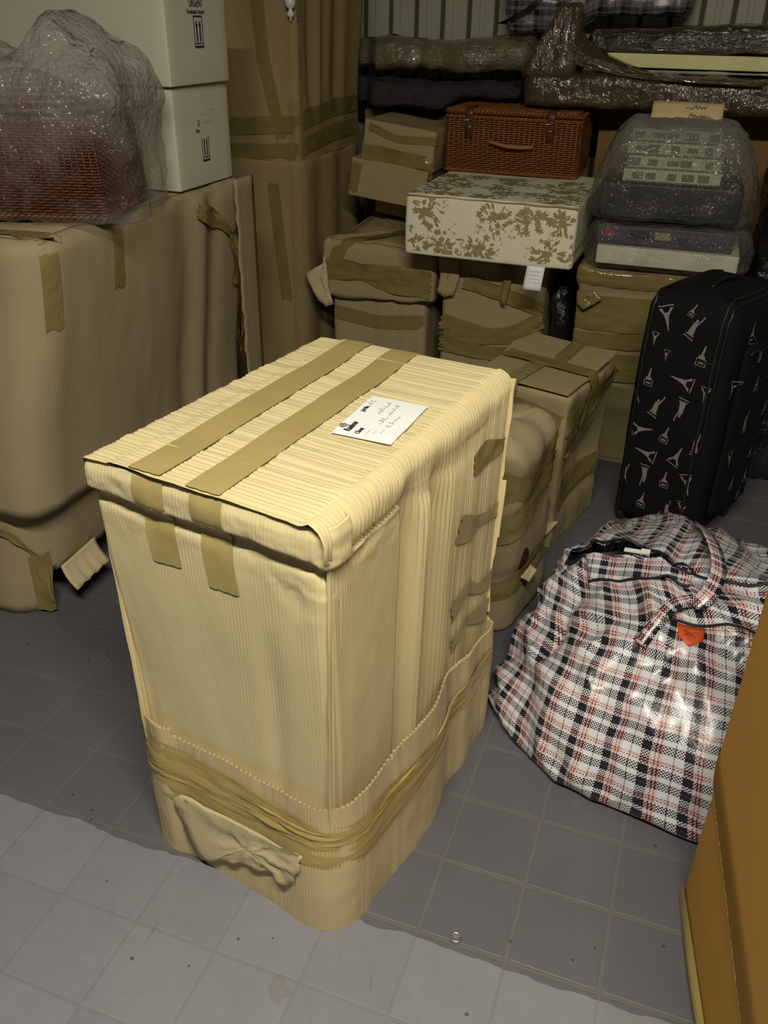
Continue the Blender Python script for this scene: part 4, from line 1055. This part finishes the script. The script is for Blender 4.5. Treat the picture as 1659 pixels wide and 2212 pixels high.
# ================================================================== MIDDLE: SMALL CARTON, ROLL, SUITCASE
def build_middle():
    FD, RD = (0, 1, 0), (-1, 0, 0)
    t = thing('taped_carton', 'worn kraft carton with taped top flaps standing behind the big front carton', 'carton', (-.264, 2.2, 0), -14)
    def d(p, n, s):
        q = p + n * (.006 * fbm((p.x * 9, p.y * 9, p.z * 6), 1, 2) - .004 * gs(p.z, .12, .02) * (1 - abs(n.z)) + .006 * ss(.42, .47, p.z) * (1 - abs(n.z)))
        if n.x > .5: q += n * (-.03 * gs(p.z, .22, .1) * ss(.02, .12, p.y) * ss(.36, .2, p.y))
        return q
    b = wrap_box(-.27, .008, 0, .33, .001, .486, .009, .007, .004, .010, .012, d, topaxis='y'); b.build('carton_body', M['kraft_flat'], t); bv = b.bvh()
    def flap(name, pts, lab=None):
        mb = MB(); r = [Vector(p) for p in pts]; c = sum(r, Vector()) / len(r); rd = random.Random(len(name) + len(pts)); e = []
        for i in range(len(r)):
            for k in range(6): e.append(r[i].lerp(r[(i + 1) % len(r)], k / 6) + Vector((rd.uniform(-.002, .002), rd.uniform(-.002, .002), 0)))
        mb.grid([[c + (q - c) * f for q in e] for f in (.02, .5, 1)], None, True); return mb.build(name, M['kraft_flat'], t, smooth=False, solid=.004, label=lab)
    flap('top_flap', [(-.275, .165, .500), (-.11, .160, .500), (-.115, .345, .512), (-.26, .355, .515), (-.285, .25, .510)])
    flap('top_flap', [(-.105, .160, .500), (.012, .155, .498), (.010, .352, .510), (-.108, .345, .510)])
    flap('top_flap', [(-.275, -.005, .496), (.012, -.012, .495), (.012, .152, .498), (-.275, .16, .498)])
    tape('tape_strip', t, [((-.112, .34, .515), (0, 0, -1)), ((-.108, .16, .504), (0, 0, -1))], .045, M['tape_far'], None, off=.002, nw=4, wr=.003)
    tape('tape_strip', t, [((-.27, .175, .504), (0, 0, -1)), ((.01, .155, .503), (0, 0, -1)), ((.02, .155, .47), RD), ((.01, .12, .36), RD)], .06, M['tape_far'], None, off=.004, nw=4, wr=.004, seed=2)
    tape('tape_strip', t, [((-.15, .15, .503), (0, 0, -1)), ((-.16, -.005, .499), (0, 0, -1)), ((-.165, -.016, .47), FD), ((-.165, -.01, .40), FD)], .05, M['tape_far'], None, off=.004, nw=4, wr=.003, seed=4)
    tape('tape_band', t, [((-.265, 0, .425), FD), ((-.10, 0, .415), FD), ((.0, 0, .39), FD), ((.012, .01, .392), (-1, 1, 0)), ((.012, .12, .41), RD), ((.012, .31, .46), RD)], .075, M['tape_far'], bv, off=.003, nw=6, wr=.010, seed=5)
    tape('tape_band', t, [((-.265, 0, .135), FD), ((-.06, 0, .125), FD), ((.0, 0, .135), FD), ((.012, .01, .14), (-1, 1, 0)), ((.012, .15, .16), RD), ((.012, .31, .17), RD)], .07, M['tape_far'], bv, off=.003, nw=6, wr=.006, seed=6)
    tape('twisted_tape', t, [((.012, .01, .30), RD), ((.012, .10, .36), RD), ((.012, .22, .43), RD), ((.012, .31, .48), RD)], .022, M['tape_far'], bv, off=.012, nw=3, wr=.01, seed=7)
    carton_flap(t, 'torn_flap', [(-.10, -.012, .09), (.0, -.012, .10), (.03, -.01, .11), (.012, -.03, .075), (-.01, -.035, .045), (-.06, -.03, .04), (-.12, -.025, .048)], M['board_pale'])
    carton_flap(t, 'side_board', [(-.055, -.008, .375), (-.01, -.008, .37), (-.008, -.014, .22), (-.016, -.02, .195), (-.03, -.018, .205), (-.05, -.012, .23)], M['board_pale'])
    # short wrapped roll in front of it
    t = thing('wrapped_roll', 'short rounded kraft wrapped bundle between the big front carton and the plaid bag', 'package', (-.355, 1.905, 0), -10)
    def d(p, n, s):
        q = p + n * (.008 * fbm((s * 5, p.z * 5, 0), 1, 2) + .004 * sin(s * 55 + 4 * p.z) * ss(.38, .52, p.z) - .007 * gs(p.z, .155, .02) * (1 - abs(n.z)) + .010 * ss(.14, .05, p.z) * (1 - abs(n.z)))
        return q
    b = wrap_box(-.10, .095, -.15, .13, .001, .535, .06, .06, .01, .008, .012, d); b.build('kraft_wrap', M['kraft_wrap'], t); bv = b.bvh()
    tape('tape_band', t, [((-.02, -.15, .43), FD), ((.03, -.15, .42), (-.3, 1, 0)), ((.085, -.12, .40), (-1, .7, 0)), ((.10, -.03, .42), RD), ((.10, .10, .45), RD)], .10, M['tape_far'], bv, off=.003, nw=6, wr=.008, seed=3)
    tape('tape_band', t, [((-.02, -.15, .30), FD), ((.03, -.15, .30), (-.3, 1, 0)), ((.085, -.12, .32), (-1, .7, 0)), ((.10, -.03, .36), RD), ((.10, .10, .40), RD)], .08, M['tape_far'], bv, off=.004, nw=6, wr=.008, seed=4)
    tape('tape_band', t, [((-.02, -.15, .12), FD), ((.03, -.15, .12), (-.3, 1, 0)), ((.085, -.12, .13), (-1, .7, 0)), ((.10, -.03, .145), RD), ((.10, .10, .15), RD)], .05, M['tape_far'], bv, off=.004, nw=6, wr=.006, seed=8)
    m = MB(); c = Vector((.094, -.06, .19)); rd = random.Random(2); ring = []
    for k in range(16):
        a = 2 * pi * k / 16; q = c + Vector((0, .022 * cos(a), .034 * sin(a) * rd.uniform(.85, 1.15))); h = bv.ray_cast(q + Vector((.1, 0, 0)), Vector((-1, 0, 0)))[0]; ring.append((h or q) + Vector((.0025, 0, 0)))
    m.poly(ring); m.build('torn_hole_shade', M['wicker_shell'], t, smooth=False, label='dark patch painted as the shade inside a torn hole in the wrap')  # flat dark patch on the wrap, painted shade of the torn hole
    carton_flap(t, 'torn_lip', [(.105, -.09, .155), (.11, -.04, .165), (.125, -.03, .15), (.12, -.07, .135)], M['board_pale'])
build_middle()

def build_suitcase():
    t = thing('suitcase', 'black upright soft suitcase printed with pale grey city landmarks', 'suitcase', (-.11, 2.45, 0), -25)
    WX, DY, Z0, Z1 = .262, .35, .028, .742
    def d(p, n, s): return p + n * (.006 * sin(pi * max(0, min(1, (p.z - Z0) / (Z1 - Z0)))) * (1 - abs(n.z)) + .002 * fbm((p.x * 6, p.y * 6, p.z * 6), 1, 2))
    b = wrap_box(0, WX, 0, DY, Z0, Z1, .035, .060, .035, .010, .018, d); b.build('case_body', M['suitcase'], t); bv = b.bvh()
    def ring(x, o=.002):
        pts = []; c = Vector((x, DY / 2, (Z0 + Z1) / 2))
        for k in range(120):
            a = 2 * pi * k / 120; d_ = Vector((0, cos(a) * .42, sin(a))).normalized(); h = bv.ray_cast(c + d_ * 1.0, -d_)[0]
            if h: pts.append(h + d_ * o)
        return pts
    for x in (.022, WX - .022): m = MB(); m.tube(ring(x), .0055, 6, True); m.build('edge_piping', M['suit_trim'], t)
    m = MB(); m.tube(ring(WX * .86, .0015), .004, 5, True); m.build('zip_line', M['black_zip'], t)
    # bulging front pocket on the large face
    pk = wrap_box(.06, DY - .055, 0, .03, .09, .62, .02, .02, .02, .02, .03)
    m = MB(); m.v = [(WX + .001 + v[1] * .8, v[0], v[2]) for v in pk.v]; m.f = pk.f; m.uv = pk.uv; m.build('front_pocket', M['suitcase'], t)
    m = MB(); m.tube([(WX + .026, .07 + (DY - .135) * k / 12, .60 + .004 * sin(k)) for k in range(13)], .004, 5); m.build('pocket_zip', M['black_zip'], t)
    z = MB(); z.box((WX + .032, .12, .585), (.004, .010, .03)); z.build('zip_puller', M['metal'], t, smooth=False)
    for y in (.035, DY - .04):
        w = MB(); w.lathe([(.001, -.012), (.024, -.012), (.028, -.006), (.028, .006), (.024, .012), (.001, .012)], (.022, y, .0285), 20, 'X'); o = w.build('wheel', M['rubber'], t)
        g = MB(); g.box((.022, y + .012, .055), (.045, .05, .05)); g.build('wheel_housing', M['suit_trim'], t, smooth=False)
    for y in (.04, DY - .06): m = MB(); m.box((WX - .03, y, .0155), (.03, .03, .030)); m.build('foot', M['rubber'], t, smooth=False)
    h = MB(); h.tube([(WX * .5, .10 + .14 * k / 10, Z1 + .002 + .012 * sin(pi * k / 10)) for k in range(11)], .006, 6); h.build('carry_handle', M['suit_trim'], t)
    # stitched seams across the side face
    for z0 in (.575, .13): m = MB(); m.tube([(x_, bv.ray_cast(Vector((x_, -.2, z0)), Vector((0, 1, 0)))[0].y - .001, z0) for x_ in [.03 + .2 * k / 8 for k in range(9)]], .0022, 4); m.build('side_seam', M['suit_trim'], t)
    # prints
    def shapes(k):
        if k == 'T': return [[(-.34, 0), (-.13, .30), (-.06, .62), (-.02, 1), (.02, 1), (.06, .62), (.13, .30), (.34, 0), (.2, 0), (.1, .2), (-.1, .2), (-.2, 0)], [(-.36, -.12), (.36, -.12), (.36, -.07), (-.36, -.07)]]
        if k == 'S': return [[(-.2, 0), (.2, 0), (.2, .06), (-.2, .06)], [(-.14, .07), (.15, .07), (.10, .45), (.12, .62), (-.10, .62), (-.12, .4)], [(.07, .6), (.13, .6), (.22, .92), (.17, .95)], [(-.06, .64), (.06, .64), (.06, .77), (-.06, .77)], [(.15, .95), (.23, .93), (.22, 1.02), (.16, 1.03)], [(-.26, -.12), (.26, -.16), (.26, -.11), (-.26, -.07)]]
        return [[(-.26, 0), (.26, 0), (.26, .03), (-.26, .03)], [(-.26, .33), (.26, .33), (.26, .36), (-.26, .36)], [(-.26, .03), (-.22, .03), (-.22, .33), (-.26, .33)], [(.22, .03), (.26, .03), (.26, .33), (.22, .33)], [(-.14, .12), (.14, .12), (.14, .22), (-.14, .22)], [(-.17, .36), (.17, .36), (.14, .5), (.06, .5), (.05, .72), (.07, 1.0), (0, 1.0), (-.05, .72), (-.09, .5), (-.17, .5)]]
    side = [(.07, .666, 'T', 160, .075), (.137, .70, 'B', 15, .041), (.152, .663, 'S', 20, .075), (.046, .603, 'T', 180, .041), (.089, .566, 'T', 180, .035), (.191, .588, 'B', 5, .07), (.051, .49, 'B', 0, .064), (.148, .508, 'T', -80, .075), (.089, .418, 'S', 15, .075), (.163, .424, 'S', 185, .075), (.022, .43, 'T', 150, .058), (.221, .486, 'T', 180, .052), (.058, .333, 'T', 75, .075), (.132, .337, 'B', 10, .064), (.225, .341, 'S', -5, .07), (.08, .263, 'T', -80, .075), (.179, .289, 'T', 20, .07), (.026, .18, 'S', 0, .064), (.091, .19, 'S', 175, .075), (.156, .2, 'B', 0, .064), (.225, .211, 'T', 165, .07), (.097, .108, 'B', 5, .064), (.179, .116, 'S', -5, .058), (.225, .125, 'T', 180, .06), (.155, .081, 'T', 20, .04)]
    right = [(.109, .645, 'B', 5, .07), (.163, .494, 'B', 0, .058), (.149, .385, 'S', -5, .07), (.270, .395, 'T', 10, .052), (.245, .26, 'T', 10, .04), (.227, .12, 'S', 5, .052), (.25, .178, 'T', 0, .052), (.159, .184, 'T', 10, .052), (.235, .524, 'S', 0, .052), (.10, .28, 'T', 170, .06), (.30, .62, 'S', 20, .06), (.05, .50, 'T', 190, .06)]
    m = MB(); tbv = m and b.bvh()
    pkv = [Vector((WX + .001 + v[1] * .8, v[0], v[2])) for v in pk.v]; pbv = BVHTree.FromPolygons(pkv, pk.f)
    def put(lst, sidef, reds=()):
        for (a, z, k, rot, sz) in lst:
            c, s = cos(radians(-rot)), sin(radians(-rot))
            for sh in shapes(k):
                out = []
                for x, y in sh:
                    y -= .45; px, py = a + .82 * sz * (x * c - y * s), z + .82 * sz * (x * s + y * c)
                    if sidef:
                        h = bv.ray_cast(Vector((px, -.2, py)), Vector((0, 1, 0)))[0]
                        if h is None: break
                        out.append(h + Vector((0, -.0012, 0)))
                    else:
                        h1 = bv.ray_cast(Vector((WX + .3, px, py)), Vector((-1, 0, 0)))[0]; h2 = pbv.ray_cast(Vector((WX + .3, px, py)), Vector((-1, 0, 0)))[0]
                        h = max([q for q in (h1, h2) if q], key=lambda q: q.x, default=None)
                        if h is None: break
                        out.append(h + Vector((.0012, 0, 0)))
                if len(out) == len(sh): m.poly(out)
    put(side, True); put(right, False)
    m.build('landmark_print', M['suit_print'], t, smooth=False, kind='stuff')
build_suitcase()

# ================================================================== PLAID LAUNDRY BAG
def build_plaid_bag():
    t = thing('plaid_bag', 'large slumped black white and red plaid laundry bag on the floor at right', 'bag', (.08, 1.6, 0), 0)
    o = Vector((.08, 1.6, 0))
    ctl = [[(-.240, 1.50, 0), (-.175, 1.425, 0), (-.078, 1.345, 0), (.035, 1.312, 0), (.190, 1.282, 0), (.320, 1.270, 0), (.406, 1.290, 0), (.45, 1.36, 0)],
           [(-.268, 1.492, .015), (-.195, 1.398, .03), (-.094, 1.312, .035), (.027, 1.277, .04), (.184, 1.249, .045), (.320, 1.240, .05), (.418, 1.265, .05), (.475, 1.35, .05)],
           [(-.258, 1.543, .05), (-.186, 1.472, .13), (-.079, 1.411, .20), (.040, 1.383, .23), (.165, 1.381, .26), (.297, 1.378, .26), (.397, 1.387, .24), (.46, 1.45, .16)],
           [(-.247, 1.621, .09), (-.176, 1.586, .17), (-.058, 1.542, .26), (.060, 1.518, .31), (.155, 1.511, .33), (.284, 1.514, .33), (.393, 1.534, .30), (.455, 1.57, .2)],
           [(-.223, 1.726, .14), (-.169, 1.718, .22), (-.087, 1.722, .29), (.023, 1.687, .33), (.111, 1.652, .34), (.268, 1.623, .34), (.394, 1.662, .30), (.455, 1.69, .2)],
           [(-.204, 1.802, .15), (-.156, 1.814, .25), (-.075, 1.767, .31), (.028, 1.718, .345), (.126, 1.708, .35), (.259, 1.701, .345), (.391, 1.748, .30), (.455, 1.78, .2)],
           [(-.180, 1.935, .13), (-.122, 1.938, .23), (-.039, 2.014, .25), (.060, 2.048, .26), (.161, 2.032, .27), (.292, 1.973, .26), (.417, 1.978, .22), (.47, 1.96, .14)],
           [(-.19, 1.99, .0), (-.115, 2.06, .10), (-.03, 2.10, .12), (.060, 2.13, .13), (.165, 2.12, .13), (.300, 2.07, .12), (.43, 2.06, .1), (.48, 2.0, 0)],
           [(-.19, 1.99, .0), (-.11, 2.06, .0), (-.03, 2.10, .0), (.060, 2.13, .0), (.165, 2.12, .0), (.300, 2.07, .0), (.43, 2.06, .0), (.48, 2.0, 0)]]
    NI, NJ = 14, 16
    cols = [crom(r, NJ) for r in ctl]; nj = len(cols[0]); surf = []
    for j in range(nj): surf.append(crom([cols[i][j] for i in range(len(ctl))], NI))
    ni = len(surf[0]); P = [[surf[j][i] - o for j in range(nj)] for i in range(ni)]
    # uv by arc length
    ulen = [0]; 
    mid = 2 * NI
    for j in range(1, nj): ulen.append(ulen[-1] + (P[mid][j] - P[mid][j - 1]).length)
    uv = []
    vlen = [[0] * nj]
    for i in range(1, ni): vlen.append([vlen[-1][j] + (P[i][j] - P[i - 1][j]).length for j in range(nj)])
    jr = 4 * NJ
    for i in range(ni): uv.append([(ulen[j] + .02 * fbm(P[i][j], 3, 1), vlen[i][j] * .7 + vlen[i][jr] * .3) for j in range(nj)])
    # wrinkles
    Q = []
    for i in range(ni):
        r = []
        for j in range(nj):
            a = P[min(i + 1, ni - 1)][j] - P[max(i - 1, 0)][j]; b = P[i][min(j + 1, nj - 1)] - P[i][max(j - 1, 0)]; n = b.cross(a)
            n = n.normalized() if n.length > 1e-9 else Vector((0, 0, 1))
            if n.z < 0 and P[i][j].z > .05: n = -n
            p = P[i][j]; u, v = j / NJ, i / NI
            fr = ss(.0, .5, p.z / .1)
            rid = 1 - abs(fbm((u * .8 + v * .5, v * .7, 0), 1.0, 3, 2)) * 2.4
            d = .021 * (rid - .5) + .006 * fbm(p, 7, 5, 2) + .006 * (1 - abs(fbm((u * 1.6 - v * 1.2, v * 1.0, 1), 1, 8, 2)) * 2)
            d -= .020 * gs(u - 1.4 - .25 * (v - 3), 0, .12) * gs(v, 2.9, .7) 
            d += .012 * gs(u - 3.0 + .5 * (v - 3), 0, .14) * gs(v, 2.8, .6)
            q = p + n * d * fr
            q.z = max(q.z, .0012 + (0 if i else 0)); r.append(q)
        Q.append(r)
    def keep(i, j):
        u, v = j / NJ, i / NI   # lens shaped zip opening
        return not (.9 < u < 4.0 and abs(v - 4.62 - .05 * sin(u * 3)) < .36 * sin(pi * (u - .9) / 3.1) ** .6)
    m = MB(); m.grid(Q, uv, False, keep); m.build('bag_body', M['plaid'], t); full = MB(); full.grid(Q); bv = full.bvh()
    def sp(u, v, lift=.003):
        i, j = min(ni - 2, int(v * NI)), min(nj - 2, int(u * NJ)); f, g = v * NI - i, u * NJ - j
        p = Q[i][j].lerp(Q[i][j + 1], g).lerp(Q[i + 1][j].lerp(Q[i + 1][j + 1], g), f); return p + Vector((0, 0, lift))
    for sg, ex in ((-1, 'front'), (1, 'back')):
        z = MB(); rows = []
        for k in range(41):
            u = .9 + 3.1 * k / 40; w = .40 * sin(pi * k / 40) ** .6
            c = 4.62 + .05 * sin(u * 3) + sg * w
            rows.append([sp(u, c + sg * .09 * f, .003 + .004 * (1 - f)) for f in (-.35, .15, .65)])
        z.grid(rows); z.build('zip_tape', M['black_zip'], t, solid=.0015)
    z = MB(); z.tube([sp(4.0 + 2.5 * k / 20, 4.62 + .05 * sin((4 + 2.5 * k / 20) * 3), .003) for k in range(21)], .004, 5); z.build('closed_zip', M['black_zip'], t)
    # puller
    c = sp(2.75, 4.28, .012); a = Vector((.86, -.1, .1)).normalized(); s_ = Vector((.1, .9, .3)).normalized(); nn = a.cross(s_)
    rot = Matrix((a, s_, nn)).transposed(); z = MB(); z.box(c + a * .016, (.020, .014, .009), rot); z.box(c - a * .012, (.036, .010, .003), rot)
    pl = z.build('zip_puller', M['white_plastic'], t, smooth=False, label='white zip puller')
    # flap of folded hem hanging below the opening
    rows, us = [], []
    for i in range(9):
        r, uu = [], []
        for j in range(25):
            u = 1.75 + 2.15 * j / 24; v = 4.22 - .62 * i / 8 * (1 - .25 * abs(j / 24 - .5)); q = sp(u, v, .007 + .012 * sin(pi * i / 8) + .003 * sin(j * .8)); r.append(q); uu.append((q.x + .3, q.y * .9 + q.z + .2))
        rows.append(r); us.append(uu)
    z = MB(); z.grid(rows, us); z.build('hem_flap', M['plaid'], t, solid=.001)
    z = MB(); z.tube([q + Vector((0, -.001, .0)) for q in rows[-1]], .0028, 5); z.build('hem_piping', M['black_zip'], t)
    # pocket edge, label
    pk = [sp(3.2 + 2.9 * k / 24, 2.98 + .03 * k / 24, .002) for k in range(25)]
    z = MB(); z.tube(pk, .0032, 5); z.build('pocket_piping', M['black_zip'], t)
    lp = [(-.0, .0), (.052, .0), (.050, -.026), (.026, -.042), (.002, -.024)]; base = sp(3.42, 2.95, .0)
    def onb(x, y):
        q = base + Vector((x, 0, 0)); d = Vector((0, 1, -.8)).normalized(); up = Vector((0, .62, .78)); q = q + up * y
        h = bv.ray_cast(q - d * .2, d, .5)[0]; return (h or q) - d * .003
    z = MB(); cpt = onb(.026, -.015); rr = []
    for k in range(5):
        for f in range(3): a, b = lp[k], lp[(k + 1) % 5]; rr.append(onb(a[0] + (b[0] - a[0]) * f / 3, a[1] + (b[1] - a[1]) * f / 3))
    z.grid([[cpt + (q - cpt) * f for q in rr] for f in (.02, .5, 1)], None, True); lo = z.build('red_label', M['red_label'], t, label='orange red pentagon label with dark lettering', solid=.0012)
    z = MB(); up = Vector((0, .62, .78)); nr = Vector((0, -.78, .62))
    for k, (y, n_) in enumerate(((-.014, 9), (-.020, 11))):
        a, b = onb(.012, y) + nr * .002, onb(.041, y) + nr * .002; scribble(z, a, b, up, n_ + 4, .007, .0012, 50 + k, nr)
    z.build('label_lettering', M['red_ink'], lo, smooth=False)
    # carrying straps
    def strap(pts, w, side):
        c = crom([Vector(p) - o for p in pts], 8); rows, us = [], []; L = 0
        for k, p in enumerate(c):
            tg = (c[min(k + 1, len(c) - 1)] - c[max(k - 1, 0)]).normalized(); sd = tg.cross(Vector(side)).normalized()
            if k: L += (p - c[k - 1]).length
            rows.append([p + sd * w * (f - .5) for f in (0, .5, 1)]); us.append([(f * w, L) for f in (0, .5, 1)])
        z = MB(); z.grid(rows, us); return z.build('carry_strap', M['plaid'], t, solid=.002)
    strap([(.130, 1.99, .29), (.137, 1.80, .375), (.152, 1.70, .395), (.160, 1.62, .395), (.150, 1.56, .38), (.125, 1.53, .352)], .034, (.4, .1, 1))
    strap([(.125, 1.56, .352), (.085, 1.52, .355), (.060, 1.482, .335), (.035, 1.445, .295)], .026, (0, -.6, 1))
build_plaid_bag()

# ================================================================== RIGHT CARTON, FLOOR RING
def build_right_carton():
    t = thing('brown_carton', 'tall plain orange brown carton at the right edge beside the plaid bag', 'carton', (.184, 1.117, 0), 11.05)
    b = wrap_box(0, .55, -.62, 0, .001, .86, .006, .006, 0, .03, .04, lambda p, n, s: p + n * .003 * fbm((p.x * 4, p.y * 4, p.z * 4), 1, 3)); b.build('carton_body', M['kraft_orange'], t)
    # outer board folded down over the lower part, its torn edge runs diagonally
    rows = []; rd = random.Random(4)
    edge = [(.004, .335), (-.013, .304), (-.08, .283), (-.16, .262), (-.25, .237), (-.342, .213), (-.45, .185), (-.60, .15)]
    pts = crom([(0, a, z) for a, z in edge], 14)
    for p in pts: rows.append([(-.0035 - .002 * (f == 1), p.y, p.z + (.86 - p.z) * (1 - f) + (rd.uniform(-.0015, .0015) if f == 1 else 0)) for f in (0, .35, .7, .9, 1)])
    m = MB(); m.grid(rows, [[(q[1], q[2]) for q in r] for r in rows]); m.build('outer_board', M['kraft_orange'], t, solid=.003)
    m = MB()
    for i in range(len(pts) - 1):
        for k in range(3):
            a, b_ = pts[i].lerp(pts[i + 1], k / 3), pts[i].lerp(pts[i + 1], (k + 1) / 3); w = rd.uniform(.003, .008)
            m.quad((-.0062, a.y, a.z), (-.0062, b_.y, b_.z), (-.0030, b_.y, b_.z - w), (-.0030, a.y, a.z - w))
    m.build('torn_edge', M['board_cut'], t, smooth=False, kind='stuff')
    rows = [[(-.003 - .009 * sin(pi * j / 5) * sin(pi * min(1, i / 16)), .004 - .45 * i / 18, .002 + .045 * (1 - .4 * i / 18) * j / 5) for j in range(6)] for i in range(19)]
    m = MB(); m.grid(rows, [[(q[1], q[2]) for q in r] for r in rows]); m.build('foot_tape', M['tape_side'], t, label='buckled tape along the foot of the carton')
build_right_carton()
m = MB(); m.lathe([(.0065, .0005), (.0065, .005), (.0075, .0065), (.0095, .0065), (.0105, .004), (.0105, .0005)], (0, 0, 0), 24); _r = m.build('floor_ring', M['metal']); _r.location = (-.174, .902, .0014)
tag(_r, 'tiny metal eyelet ring lying on the floor tiles near the paint edge', 'ring')

flush_text()
